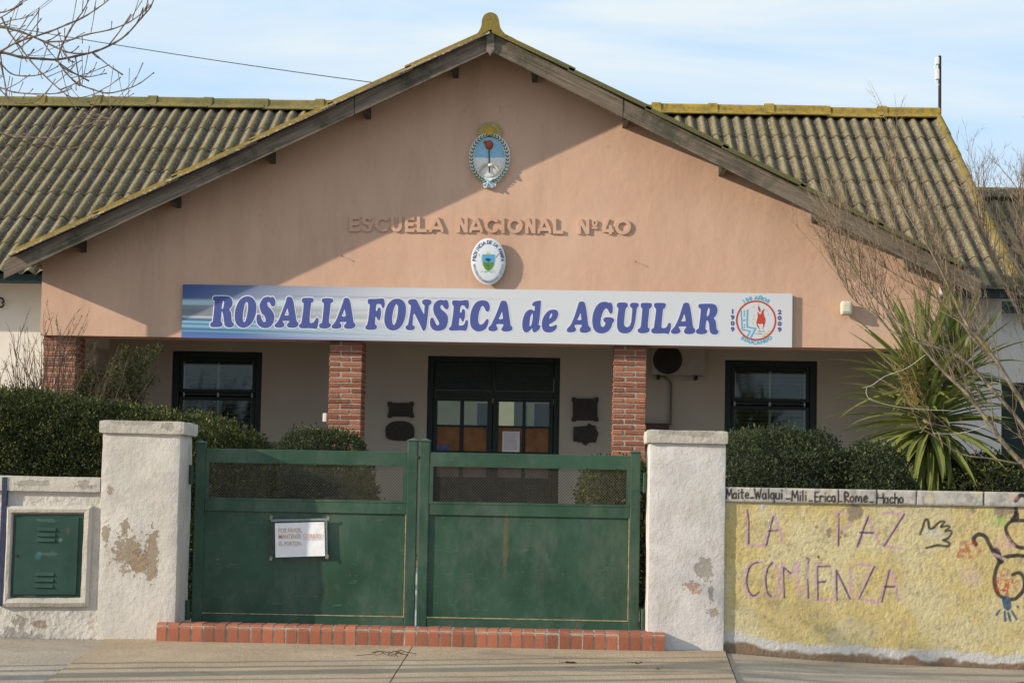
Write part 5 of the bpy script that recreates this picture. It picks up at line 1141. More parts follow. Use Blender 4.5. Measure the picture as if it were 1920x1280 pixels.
for (px, py) in [(87, 992), (86, 1002), (85, 1012), (83, 1076), (82, 1087), (81, 1098)]:
    c = XZ(px, py); part('louvre', MB().add([(c[0] - .055, 13.0115, c[1] + .012), (c[0] + .055, 13.0115, c[1] + .012), (c[0] + .055, 13.002, c[1] - .009), (c[0] - .055, 13.002, c[1] - .009), (c[0] - .055, 13.0115, c[1] - .011), (c[0] + .055, 13.0115, c[1] - .011)], [(3, 2, 1, 0)[::-1], (3, 4, 5, 2)[::-1] if False else (3, 2, 5, 4), (0, 3, 4), (1, 5, 2)]), BOXP, dr)
c = XZ(30, 1041); mb = MB().lathe((0, 0, 0), [(0, .004), (.009, .004), (.009, 0)], 12); mb.v = [(c[0] + x, 13.012 - z, c[1] + y) for x, y, z in mb.v]; part('lock_hole', mb, IRON, dr)
# pillars
def pillar(name, x0, x1, mat, label, cx0, cx1):
    t_ = thing(name, label, 'pillar', ((x0 + x1) / 2, 13.2, 0), 'gate pillars')
    part('shaft', MB().rbox(x0, x1, 13.0, 13.44, -.15, 1.222, .014, .03, .0045, 5), mat, t_, True)
    part('cap', MB().rbox(cx0, cx1, 12.975, 13.47, 1.213, 1.293, .014, .03, .004, 7), CAPM, t_, True)
pillar('gate_pillar', -2.787, -2.318, PILL, 'white gate pillar with brown peeling patches left of the green gate', -2.808, -2.288)
pillar('gate_pillar', .478, .932, PILR, 'white gate pillar with pink and grey peeling low down right of the green gate', .456, .945)
# brick sill
xs0, xs1 = U(291, 1195, 12.9).x, U(1248, 1205, 12.9).x; zs0, zs1 = -.03, .103
sill = thing('brick_sill', 'red brick threshold course under the green gate', 'sill', ((xs0 + xs1) / 2, 13.0, 0))
part('mortar_bed', MB().box(xs0 + .004, xs1 - .004, 12.910, 13.12, zs0 - .1, zs1 - .012).box(xs0 + .004, xs1 - .004, 12.926, 13.12, zs1 - .012, zs1 - .003), MORTAR, sill)
part('concrete_strip', MB().box(-2.33, .49, 13.12, 13.5, -.1, zs1 - .028), CONC, sill)
nb = 43; pw = (xs1 - xs0) / nb; bmx = []
for k in range(4):
    mb = MB(); w_ = pw - .0125; prof = [(0, zs0), (0, zs1 - .03), (.006, zs1 - .013), (.018, zs1 - .003), (.03, zs1), (.21, zs1), (.21, zs0)]
    vs = []
    for sx_ in (-.5, .5):
        for (y, z) in prof: nv = noise.noise_vector(Vector((sx_ * 3 + k * 9, y * 30, z * 25))) * .0022; vs.append((sx_ * w_ + nv.x, y + nv.y, z + nv.z))
    n = len(prof); fs = [tuple(range(n))[::-1], tuple(range(n, 2 * n))] + [(i, (i + 1) % n, n + (i + 1) % n, n + i) for i in range(n)]
    bmx.append(mesh_of('brick', MB().add(vs, fs), SILLB))
for i in range(nb):
    x = xs0 + pw * (i + .5); o = link('brick', random.choice(bmx), sill, Vector((x + random.uniform(-.0015, .0015), 12.905 + random.uniform(-.003, .003), random.uniform(-.002, .002) - .004 * 0)) - wloc(sill)); o.rotation_euler = (0, R(random.uniform(-.7, .7)), R(random.uniform(-.8, .8)))
# gate leaves
HY = 13.3
def leaf(x0, x1, label, tall_left):
    g = thing('gate_leaf', label, 'gate', ((x0 + x1) / 2, HY, .08), 'leaves of the green gate')
    st = .062; D = .05; zb, zt = .082, 1.142; zc = 1.208
    tl, tr = (zc, zt + .018) if tall_left else (zt + .03, zc)
    for (a, b, zt_) in ((x0, x0 + st, tl), (x1 - st, x1, tr)):
        s = part('stile', MB().bbox(a, b, HY, HY + D, zb, zt_, .004), GATE, g)
        part('stile_cap', MB().add([(a - .004, HY - .004, zt_), (b + .004, HY - .004, zt_), (b + .004, HY + D + .004, zt_), (a - .004, HY + D + .004, zt_), (a - .004, HY - .004, zt_ + .006), (b + .004, HY - .004, zt_ + .006), (b + .004, HY + D + .004, zt_ + .006), (a - .004, HY + D + .004, zt_ + .006), ((a + b) / 2, HY + D / 2, zt_ + .02)], [(0,1,5,4),(1,2,6,5),(2,3,7,6),(3,0,4,7),(4,5,8),(5,6,8),(6,7,8),(7,4,8),(3,2,1,0)]), GATE, s)
    a, b = x0 + st + .0005, x1 - st - .0005
    zr = [1.142, 1.063, .833, .762, .142, .083]
    for (u0, u1, y_) in ((zr[1], zr[0], .003), (zr[3], zr[2], .004), (zr[5], zr[4], .003)): part('rail', MB().bbox(a, b, HY + y_, HY + D - .004, u0, u1, .003), GATE, g)
    fr = MB(); w_ = .012
    fr.box(a, b, HY + .001, HY + .016, zr[1] - .006, zr[1] + .003).box(a, b, HY + .001, HY + .016, zr[2] - .002, zr[2] + .012)
    fr.box(a, a + .022, HY + .002, HY + .016, zr[2] + .012, zr[1] - .006).box(b - .022, b, HY + .002, HY + .016, zr[2] + .012, zr[1] - .006)
    part('mesh_frame', fr, GATE, g)
    ms = MB(); px_, pz_ = .0185, .0096; z = zr[2] + .008; k = 0; ma, mb_ = a + .012, b - .012
    while z < zr[1]:
        n = int((mb_ - ma) / (px_ / 2)); pts = [(ma + i * px_ / 2, z + (pz_ * .5 if (i + k) % 2 else -pz_ * .5)) for i in range(n + 1)]
        t_ = .0013; vs = []
        for (x, zz) in pts: vs += [(x, HY + .018, zz - t_), (x, HY + .018, zz + t_), (x, HY + .021, zz + t_), (x, HY + .021, zz - t_)]
        fs = []
        for i in range(n): o_ = 4 * i; fs += [(o_ + q, o_ + 4 + q, o_ + 4 + (q + 1) % 4, o_ + (q + 1) % 4) for q in range(4)]
        ms.add(vs, fs); z += pz_; k += 1
    part('expanded_mesh', ms, MESHM, g, stuff=True)
    # dented sheet panel
    nx_, nz_ = 40, 22; vs = []
    for i in range(nx_ + 1):
        for j in range(nz_ + 1):
            x = a + (b - a) * i / nx_; zz = zr[4] + (zr[3] - zr[4]) * j / nz_; e = min(1, 6 * min(i / nx_, 1 - i / nx_, j / nz_, 1 - j / nz_)); vs.append((x, HY + .016 + e * .005 * noise.noise(Vector((x * 2.1, 1, zz * 2.4))) + e * .0015 * noise.noise(Vector((x * 7, 4, zz * 7))), zz))
    fs = [(i * (nz_ + 1) + j, (i + 1) * (nz_ + 1) + j, (i + 1) * (nz_ + 1) + j + 1, i * (nz_ + 1) + j + 1) for i in range(nx_) for j in range(nz_)]
    part('sheet_panel', MB().add(vs, fs), GATE, g, True)
    part('bead', MB().box(a, b, HY + .001, HY + .0155, zr[4] + .0003, zr[4] + .006), WELD, g); part('bead', MB().box(b - .005, b, HY + .0012, HY + .0155, zr[4] + .006, zr[3]), WELD, g)
    for i in range(7): x = a + (b - a) * (i + .5) / 7; part('weld_spot', MB().bbox(x - .012, x + .012, HY - .001, HY + .004, zr[2] + .006, zr[2] + .012, .002), GATE, g); part('weld_spot', MB().bbox(x - .012, x + .012, HY - .001, HY + .004, zr[1] - .004, zr[1] + .001, .002), GATE, g)
    return g
gl0, gl1 = -2.275, -.919; gr0, gr1 = -.907, .437
gL_ = leaf(gl0, gl1, 'left green metal gate leaf with a taped paper notice', False); gR_ = leaf(gr0, gr1, 'right green metal gate leaf with a rust streak and no notice', True)
for g, x, s in ((gL_, gl0, -1), (gR_, gr1, 1)):
    for z in (.98, .16):
        part('hinge', MB().lathe((x + s * .025, HY + .02, z), [(0, -.06), (.016, -.06), (.016, .06), (0, .06)], 10).box(min(x, x + s * .02), max(x, x + s * .02), HY + .01, HY + .03, z - .05, z - .02).box(min(x + s * .03, x + s * .05), max(x + s * .03, x + s * .05), HY + .01, HY + .03, z + .0, z + .04), GATE, g)
part('latch', MB().bbox(gl1 - .005, gl1 + .010, HY - .004, HY + .02, 1.10, 1.12, .003), IRON, gL_)
# notice
def NP(x, y, Y): v = U(490 + x / 12.8, 960 + y / 12.8, Y); return v.x, v.z
nt_ = thing('paper_notice', 'white paper notice in a clear sleeve asking to keep the gate closed', 'notice', (NP(240, 1060, HY)[0], HY - .01, NP(240, 1060, HY)[1]))
def curled(c4, Y, amp, nn=14):
    vs = []; a_, b_, c_, d_ = [NP(*p, Y) for p in c4]
    for i in range(nn + 1):
        for j in range(nn + 1):
            u_, v_ = i / nn, j / nn; x = (a_[0] * (1 - u_) + b_[0] * u_) * (1 - v_) + (d_[0] * (1 - u_) + c_[0] * u_) * v_; z = (a_[1] * (1 - u_) + b_[1] * u_) * (1 - v_) + (d_[1] * (1 - u_) + c_[1] * u_) * v_
            vs.append((x, Y - amp * (noise.noise(Vector((x * 14, 3, z * 17))) + .5 * noise.noise(Vector((x * 34, 8, z * 30)))), z))
    return MB().add(vs, [(i * (nn + 1) + j, (i + 1) * (nn + 1) + j, (i + 1) * (nn + 1) + j + 1, i * (nn + 1) + j + 1) for i in range(nn) for j in range(nn)])
part('plastic_sleeve', curled([(225, 1065), (1600, 1035), (1585, 135), (230, 165)], HY - .010, .0012), PLAST, nt_, True)
part('sleeve_border', curled([(235, 225), (1580, 195), (1580, 140), (230, 168)], HY - .0125, .0004), plain('sleeve_strip', (.20, .23, .24), .5, .2, 60, 0), nt_, True)
part('sleeve_border', curled([(1540, 1040), (1590, 1038), (1580, 196), (1525, 198)], HY - .0125, .0004), plain('sleeve_strip_pale', (.16, .19, .19), .5, .2, 60, 0), nt_, True)
part('paper', curled([(340, 1080), (1530, 1045), (1510, 228), (325, 262)], HY - .0155, .0018), PAPER, nt_, True)
INKO = plain('faded_ink', (.58, .38, .30), .8, .1, 40, 0)
for s_, x, y, w_ in (('POR FAVOR,', 705, 480, 560), ('MANTENER', 695, 625, 540), ('CERRADO', 1235, 605, 450), ('EL PORTON', 700, 795, 530)):
    v, f = text_tris(s_, 1.0, .015); wd = max(p[0] for p in v) - min(p[0] for p in v); c = NP(x, y, HY); S__ = (w_ / 12.8 * HY / FPX) / wd * 1.45
    mb = MB(); put_text(mb, s_, c[0], c[1], HY - .0205, S__, R(1.2), .01 * S__, .69); part('printed_line', mb, INKO, nt_)
a_, b_ = NP(1010, 640, HY), NP(1460, 630, HY); part('underline', MB().slab([[(a_[0], a_[1] - .002), (b_[0], b_[1] - .002), (b_[0], b_[1]), (a_[0], a_[1])]], HY - .0205, HY - .020), INKO, nt_)
for (x, y) in ((240, 120), (235, 1100), (1600, 140), (1580, 1060)): c = NP(x, y, HY); part('tape', MB().slab([[(c[0] - .010, c[1] - .012), (c[0] + .008, c[1] - .014), (c[0] + .011, c[1] + .01), (c[0] - .006, c[1] + .013)]], HY - .0142, HY - .0135), plain('tape', (.22, .2, .15), .5, .2, 60, 0), nt_)
#@@PART4
# ------------------------------------------------------------------ planting
def np_mesh(name, V, F4, mat, off):
    me = bpy.data.meshes.new(name); V = (V - np.array(off)).astype(np.float32); n = len(F4)
    me.vertices.add(len(V)); me.vertices.foreach_set('co', V.ravel()); me.loops.add(n * 4); me.loops.foreach_set('vertex_index', F4.astype(np.int32).ravel())
    me.polygons.add(n); me.polygons.foreach_set('loop_start', np.arange(0, n * 4, 4, dtype=np.int32)); me.update(calc_edges=True); me.validate(); me.materials.append(mat); return me
def leaves_mesh(name, P_, N_, L_, mat, off, wr=.5, spread=.9):
    n = len(P_); d = N_ + rng.normal(0, spread, (n, 3)); d[:, 2] += .25; d /= np.linalg.norm(d, axis=1)[:, None]
    r = rng.normal(0, 1, (n, 3)); s_ = np.cross(d, r); s_ /= np.linalg.norm(s_, axis=1)[:, None] + 1e-9; nn = np.cross(d, s_)
    L = L_ * rng.uniform(.6, 1.25, n)[:, None]; W_ = L * wr * .5
    V = np.stack([P_, P_ + d * L * .5 + s_ * W_ + nn * L * .08, P_ + d * L, P_ + d * L * .5 - s_ * W_ + nn * L * .08], 1).reshape(-1, 3)
    return np_mesh(name, V, np.arange(4 * n).reshape(n, 4), mat, off)
def nz(p, s, seed): return np.array([noise.noise(Vector((q[0] * s + seed, q[1] * s, q[2] * s))) for q in p])
def bush(name, label, c, rad, n, mat, leaf=.03, ex=2.6, cat='bush', lump=.10, group=None, zmin=.02, depth=.16):
    c = np.array(c); rad = np.array(rad); t_ = thing(name, label, cat, (c[0], c[1], .02), group)
    D = rng.normal(0, 1, (n, 3)); D /= np.linalg.norm(D, axis=1)[:, None]; k = (np.abs(D) ** ex).sum(1) ** (-1 / ex); S = D * k[:, None]
    N_ = np.sign(S) * np.abs(S) ** (ex - 1) / rad; N_ /= np.linalg.norm(N_, axis=1)[:, None]
    P0 = c + S * rad; lu = nz(P0, 3.2, 3) * lump + nz(P0, 8, 5) * lump * .5; dp = rng.exponential(depth * .35, n); tip = rng.uniform(0, 1, n) ** 8 * .055
    P_ = P0 + N_ * (lu - dp + tip)[:, None]; keep = P_[:, 2] > zmin; P_, N_ = P_[keep], N_[keep]
    o = link('foliage', leaves_mesh('foliage', P_, N_, leaf, mat, wloc(t_)), t_); o['kind'] = 'stuff'
    mb = MB(); nu, nv = 22, 14; vs = []
    for i in range(nv + 1):
        for j in range(nu):
            th = math.pi * i / nv; ph = 2 * math.pi * j / nu; d = np.array([math.sin(th) * math.cos(ph), math.sin(th) * math.sin(ph), math.cos(th)]); kk = (np.abs(d) ** ex).sum() ** (-1 / ex); p = c + d * kk * rad * (1 - (.13 + .03 * noise.noise(Vector(d * 4))) / min(1, max(rad.min(), .4)) ** .5); vs.append((p[0], p[1], max(p[2], zmin)))
    fs = [(i * nu + j, (i + 1) * nu + j, (i + 1) * nu + (j + 1) % nu, i * nu + (j + 1) % nu) for i in range(nv) for j in range(nu)]
    part('inner_hull', MB().add(vs, fs), HCORE, t_, True, stuff=True)
    return t_
# the long clipped hedge at the left: top outline follows H(x)
HYc = 16.3; hp = [(-260, 722), (-100, 728), (0, 729), (60, 734), (130, 742), (200, 757), (280, 766), (380, 785), (440, 799), (490, 822), (512, 850)]
hx = [U(a, b, HYc).x for a, b in hp]; hz = [U(a, b, HYc).z for a, b in hp]; hx.append(hx[-1] + .05); hz.append(.5)
t_ = thing('clipped_hedge', 'long dark clipped hedge sloping down to the right behind the white wall', 'hedge', (-4.5, HYc, .02))
n = 120000; x = rng.uniform(hx[0], hx[-1], n); H = np.interp(x, hx, hz); a = rng.uniform(0, math.pi, n) ** 1.0; wd = .85
cs, sn = np.cos(a), np.sin(a); e_ = 2 / 3.4; sy_ = -np.sign(cs) * np.abs(cs) ** e_; szz = np.abs(sn) ** e_
endf = np.clip((hx[-1] - x) / .35, 0, 1) ** .5
P0 = np.stack([x, HYc + sy_ * wd * (.25 + .75 * endf), H * szz], 1); slope = np.gradient(H, x) if False else 0
N_ = np.stack([rng.normal(0, .2, n) + (1 - endf), -cs, sn], 1); N_ /= np.linalg.norm(N_, axis=1)[:, None]
lu = nz(P0, 2.4, 1) * .07 + nz(P0, 8, 9) * .055; P_ = P0 + N_ * (lu - rng.exponential(.05, n) + .06 * rng.uniform(0, 1, n) ** 9)[:, None]; k = P_[:, 2] > .03
o = link('foliage', leaves_mesh('foliage', P_[k], N_[k], .027, HEDGE, wloc(t_)), t_); o['kind'] = 'stuff'
vs = []; nu, nv = 50, 12
for i in range(nu + 1):
    xx = hx[0] + (hx[-1] - .05 - hx[0]) * i / nu; hh = float(np.interp(xx, hx, hz)) - .10; w_ = (wd - .12) * (.25 + .75 * min(1, (hx[-1] - xx) / .35) ** .5)
    for j in range(nv + 1): aa = math.pi * j / nv; vs.append((xx, HYc - math.copysign(abs(math.cos(aa)) ** e_, math.cos(aa)) * w_, max(.02, hh * abs(math.sin(aa)) ** e_)))
part('inner_hull', MB().add(vs, [(i * (nv + 1) + j, (i + 1) * (nv + 1) + j, (i + 1) * (nv + 1) + j + 1, i * (nv + 1) + j + 1) for i in range(nu) for j in range(nv)]), HCORE, t_, True, stuff=True)
def BU(px0, px1, pytop, Y, ry, zb=.02):
    a, b = U(px0, pytop, Y), U(px1, pytop, Y); zt = U((px0 + px1) / 2, pytop, Y).z; return ((a.x + b.x) / 2, Y, (zt + zb) / 2), ((b.x - a.x) / 2, ry, (zt - zb) / 2)
c, r_ = BU(505, 702, 808, 19.5, .5); bush('box_bush', 'small round-topped dark bush behind the left gate leaf in front of the brick column', c, r_, 30000, HEDGE2, .03, 3.2, lump=.06)
c, r_ = BU(352, 706, 862, 17.2, .55); c2 = (c[0], c[1], c[2]); bush('low_hedge', 'low dark hedge seen through the mesh of the left gate leaf', c, r_, 22000, HEDGE, .03, 4.5, lump=.05)
c, r_ = BU(1089, 1235, 862, 18.0, .7); bush('low_hedge', 'low clipped hedge seen through the mesh at the right end of the right gate leaf', c, r_, 26000, HEDGE, .03, 4.5, lump=.05)
c, r_ = BU(1310, 1610, 812, 16.6, .8); bush('round_hedge', 'broad rounded dark hedge behind the names on the yellow wall', c, r_, 70000, HEDGE2, .027, 3.0, lump=.10)
c, r_ = BU(1520, 1728, 838, 16.4, .7); bush('round_hedge', 'shoulder of rounded dark hedge left of the spiky palm-like plant', c, r_, 45000, HEDGE2, .027, 2.3, lump=.08)
c, r_ = BU(1745, 1990, 858, 18.3, .6); bush('low_hedge', 'sunlit low hedge at the right edge behind the yellow wall and the bare shrub', c, r_, 30000, HEDGE, .032, 3.4, lump=.08)
# sword-leaved plant
def blade(L_, w_, droop, fold=.25, n=7):
    mb = MB(); vs = []; fs = []
    x = z = 0; ang = 0
    for i in range(n + 1):
        t = i / n; ww = w_ * (.55 + .9 * t) * (1 - t) ** .55 if t < 1 else 0; ww = w_ * min(1, .5 + 2.2 * t) * (1 - t ** 3.0)
        vs += [(x, -ww / 2, z + ww * fold), (x, 0, z), (x, ww / 2, z + ww * fold)]
        ang = -droop * t ** 1.5; x += L_ / n * math.cos(ang); z += L_ / n * math.sin(ang)
    for i in range(n): o = 3 * i; fs += [(o, o + 3, o + 4, o + 1), (o + 1, o + 4, o + 5, o + 2)]
    return mb.add(vs, fs)
blades = [mesh_of('leaf', blade(random.uniform(.60, .80), random.uniform(.050, .066), d_), YUC) for d_ in (.1, .3, .5, .9, 1.3, .2, .7)]
dead = [mesh_of('dead_leaf', blade(random.uniform(.45, .6), .026, d_), YDEAD) for d_ in (.6, 1.2, .9)]
yY = 18.2; h1 = U(1742, 775, yY); h2 = U(1728, 705, yY + .15); h3 = U(1790, 690, yY + .3)
yu = thing('cabbage_palm', 'spiky green sword-leaved palm-like plant behind the yellow wall', 'plant', (h1.x, yY, .02))
part('trunk', MB().tube([(h1.x - .02, yY, 0), (h1.x + .02, yY, .6), (h1.x, yY, h1.z), (h2.x, yY + .1, h2.z)], [.10, .08, .06, .04], 9).tube([(h1.x, yY, h1.z - .2), (h3.x, yY + .3, h3.z)], [.06, .04], 8), BARK, yu, True)
def aim(o, d, roll=0):
    d = Vector(d).normalized(); s_ = Vector((0, 0, 1)).cross(d); s_ = s_.normalized() if s_.length > 1e-3 else Vector((1, 0, 0)); u_ = d.cross(s_)
    m3 = Matrix((d, s_, u_)).transposed() @ Matrix.Rotation(roll, 3, 'X'); return m3
cnt = 0
for hc, n_, el0, el1, scl in ((h1, 175, -70, 50, 1.06), (h2, 70, -8, 88, 1.04), (h3, 50, -5, 88, .95)):
    for k in range(n_):
        az = k * 2.39996 + random.uniform(-.15, .15); el_ = R(el0 + (el1 - el0) * ((k + .5) / n_) + random.uniform(-7, 7)); d = (math.cos(az) * math.cos(el_), math.sin(az) * math.cos(el_), math.sin(el_))
        me = random.choice(blades[3:5] + [blades[6]] if el_ < R(-5) else (blades[1:4] + [blades[6]] if el_ < R(35) else [blades[0], blades[1], blades[5]]))
        o = link('leaf', me, yu); m4 = (aim(o, d, random.uniform(-.3, .3)) * (scl * random.uniform(.82, 1.08))).to_4x4(); m4.translation = Vector(hc) + Vector(d) * .04 - Vector((0, 0, (.25 if hc is h1 else .12) * (1 - (k / n_)))) - wloc(yu); o.matrix_local = m4; cnt += 1
for k in range(22):
    az = k * 2.39996; el_ = R(random.uniform(-85, -62)); d = (math.cos(az) * math.cos(el_), math.sin(az) * math.cos(el_), math.sin(el_)); o = link('dead_leaf', random.choice(dead), yu); m4 = aim(o, d).to_4x4(); m4.translation = Vector(h1) + Vector(d) * .05 - Vector((0, 0, .28 + .01 * k % .2)) - wloc(yu); o.matrix_local = m4
mb = MB(); fc = U(1706, 705, yY - .25)
for k in range(260):
    d = Vector(rng.normal(0, 1, 3)).normalized(); d.z *= 1.35; d.x *= .75; r1 = random.uniform(.05, .23); p = fc + d * r1; q = p + Vector(rng.normal(0, 1, 3)).normalized() * .05 + Vector((0, 0, -.01)); mb.tube([fc + d * r1 * .5, p, q], [.002, .002, .0035], 3)
part('seed_cluster', mb, YFLO, yu, stuff=True)

# bare shrubs and trees
def grow(mb, p, d, L_, r0, lvl, trop=.12, wob=.16, kids=5, knob=False, nsid=4, seg=6, ang=(.35, .8), ratio=.5, lim=None):
    pts = [Vector(p)]; d = Vector(d).normalized(); rad = [r0]
    for i in range(seg):
        d = (d + Vector(rng.normal(0, wob, 3)) + Vector((0, 0, trop))).normalized(); q = pts[-1] + d * (L_ / seg)
        if lim and not lim(q): break
        pts.append(q); rad.append(r0 * (1 - .75 * (i + 1) / seg))
    if len(pts) < 2: return
    if knob: rad[-1] = r0 * .75
    mb.tube(pts, rad, nsid, cap=False)
    if lvl <= 0: return
    for k in range(kids):
        t = random.uniform(.2, .95); i = min(len(pts) - 2, int(t * (len(pts) - 1))); f = t * (len(pts) - 1) - i; f = min(max(f, 0), 1); b = pts[i].lerp(pts[i + 1], f); dd = (pts[i + 1] - pts[i]).normalized()
        s_ = dd.cross(Vector(rng.normal(0, 1, 3))).normalized(); an = random.uniform(*ang); nd = dd * math.cos(an) + s_ * math.sin(an)
        grow(mb, b, nd, L_ * ratio * random.uniform(.6, 1.2) * (1.1 - .5 * t), max(r0 * .5, .0016), lvl - 1, trop, wob, max(2, kids - 2), knob, 3, max(3, seg - 2), ang, ratio, lim)
SY_ = 16.0
sh = thing('bare_shrub', 'big leafless grey shrub with upright twigs at the right edge', 'shrub', tuple(UG(2050, 1090, .02)) if False else (U(2040, 900, SY_).x, SY_, .02))
limbs = [([(2035, 1150), (2010, 1010), (1965, 920), (1920, 872), (1882, 831), (1845, 780), (1813, 738), (1779, 706), (1747, 672), (1710, 629), (1670, 590), (1625, 540), (1585, 480), (1570, 430)], .026, 0),
         ([(2035, 1150), (2000, 930), (1950, 830), (1920, 760), (1898, 725), (1869, 677), (1835, 634), (1811, 605), (1780, 540), (1745, 470), (1700, 400), (1672, 345)], .025, -.25),
         ([(2010, 1010), (1960, 860), (1920, 800), (1872, 743), (1827, 693), (1792, 666), (1752, 650), (1713, 640), (1673, 622), (1640, 590), (1600, 560), (1570, 510), (1553, 470)], .018, .25),
         ([(2035, 1150), (1990, 880), (1955, 720), (1915, 600), (1880, 520), (1850, 450), (1832, 390)], .022, .1), ([(2000, 930), (1975, 700), (1945, 560), (1925, 450), (1912, 360)], .024, -.4),
         ([(1920, 872), (1860, 860), (1800, 850), (1740, 810), (1690, 795)], .010, -.2), ([(1869, 677), (1830, 640), (1800, 600), (1770, 570), (1735, 545), (1690, 520), (1640, 490)], .015, -.1)]
def lpts(pl, dy):
    q = smooth_line(pl, 4); n_ = len(q); return [U(a, b, SY_ + dy * (i / n_) + .04 * noise.noise(Vector((i * .4, dy, 2)))) for i, (a, b) in enumerate(q)]
allb = []
for pl, r0, dy in limbs:
    P_ = lpts(pl, dy); n_ = len(P_); rad = [max(.0035, r0 * (1 - .88 * (i / n_) ** .8)) for i in range(n_)]
    part('branch', MB().tube(P_, rad, 8), BARK, sh, True); allb.append((P_, rad))
mb = MB(); stay = lambda q: True
for P_, rad in allb:
    n_ = len(P_)
    for i in range(4, n_):
        for rep in range(4 if i > n_ * .3 else 1):
            if random.random() < (.40 if P_[i].z > 2.2 or P_[i].x > 3.35 else .86): continue
            b = P_[i]; dd = (P_[min(i + 1, n_ - 1)] - P_[i - 1]).normalized(); d = dd * .55 + Vector((random.uniform(-.45, .35), random.uniform(-.45, .45), random.uniform(.35, 1.0)))
            grow(mb, b, d, random.uniform(.25, .85), random.uniform(.0022, .0044), 2, .10, .13, 5, seg=6, ratio=.42)
part('twigs', mb, TWIG, sh, stuff=True)
mb = MB()
for pts in ([(1735, 665), (1700, 690), (1660, 705), (1635, 722), (1617, 727)], [(1625, 727), (1625, 740), (1640, 752), (1700, 765), (1790, 770)], [(1748, 812), (1800, 812), (1850, 798)], [(1600, 608), (1620, 617), (1650, 616), (1690, 630)]):
    mb.tube([U(a, b, SY_ - .25) for a, b in smooth_line(pts, 4)], .0019, 4)
part('hanging_twig', mb, plain('bleached_twig', (.55, .5, .42), .9, .2, 9, 0), sh)
for q_ in range(3): pass
# dark bare shrubs at the left
def small_shrub(name, label, px, py0, Y, hgt, n_, spread, mat, leaf=None, nl=0, lsz=.03):
    b = U(px, py0, Y); t_ = thing(name, label, 'shrub', (b.x, Y, .02)); mb = MB()
    for k in range(n_):
        a_ = random.uniform(0, 6.28); s_ = random.uniform(0, spread); d = Vector((math.cos(a_) * s_, math.sin(a_) * s_ * .6, 1)); grow(mb, (b.x + math.cos(a_) * .12, Y + math.sin(a_) * .1, .02), d, hgt * random.uniform(.75, 1.05), .009, 2, .05, .07, 7, seg=8, ang=(.25, .55), ratio=.3)
    part('stems', mb, mat, t_, stuff=True)
    if leaf:
        idx = rng.integers(0, len(mb.v), nl * 6); V = np.array(mb.v)[idx]; V = V[V[:, 2] > hgt * .35][:nl] + rng.normal(0, .025, (min(nl, (V[:, 2] > hgt * .35).sum()), 3)); N_ = rng.normal(0, 1, V.shape); N_[:, 2] += .6; N_ /= np.linalg.norm(N_, axis=1)[:, None]
        o = link('foliage', leaves_mesh('foliage', V, N_, lsz, leaf, wloc(t_)), t_); o['kind'] = 'stuff'
    return t_
H_ = lambda px, py, Y: U(px, py, Y).z
small_shrub('bare_bush', 'thin brown leafless bush against the sunlit cream wall at the left edge', 15, 700, 22, H_(15, 618, 22), 24, .32, TWIGD, HEDGE, 300, .02)
small_shrub('bare_bush', 'thin brown leafless bush between the cream wall and the left brick column', 95, 700, 22.3, H_(95, 618, 22.3), 28, .28, TWIGD, HEDGE, 500, .02)
small_shrub('bare_bush', 'sparse dry seed stalks in front of the leftmost brick column', 130, 700, 22.8, H_(130, 625, 22.8), 10, .25, TWIGD)
small_shrub('leafy_shrub', 'dark upright leafy shrub right of the leftmost brick column', 180, 700, 23, H_(180, 664, 23), 14, .16, TWIGD, HEDGE, 18000, .03)
small_shrub('bare_bush', 'low brown twiggy bush in the porch shade above the hedge', 215, 720, 23.3, H_(215, 705, 23.3), 14, .35, TWIGD)
# street tree whose twigs hang in at the top left
TY = 10.6
tree = thing('street_tree', 'leafless street tree reaching thin knobbly twigs in at the top left', 'tree', (-6.0, 9.4, -.1))
tb = Vector((-6.0, 9.4, -.1)); 
for k, (ox_, oy_, ln_, rr_) in enumerate(((-.3, -.75, 2.2, .10), (.1, .38, 2.1, .07), (-.1, -1.3, 2.3, .11), (.2, .72, 2.0, .05), (0, -.35, 2.1, .05))):
    b_ = tb + Vector((ox_, oy_, 0)); part('stem', MB().tube([b_, b_ + Vector((.03, .03, ln_ * .35)), b_ + Vector((-.05, .02, ln_ * .7)), b_ + Vector((.06, -.04, ln_ + .8))], [rr_, rr_ * .85, rr_ * .7, rr_ * .45], 10), SBARK, tree, True)
trunkp = [tb, tb + Vector((.02, .02, 1.0)), tb + Vector((.08, .05, 2.0)), tb + Vector((.2, .12, 2.7))]
part('trunk', MB().tube(trunkp, [.17, .14, .125, .12], 12), SBARK, tree, True)
def crop(x, y): return (x / 2.976, y / 2.976)
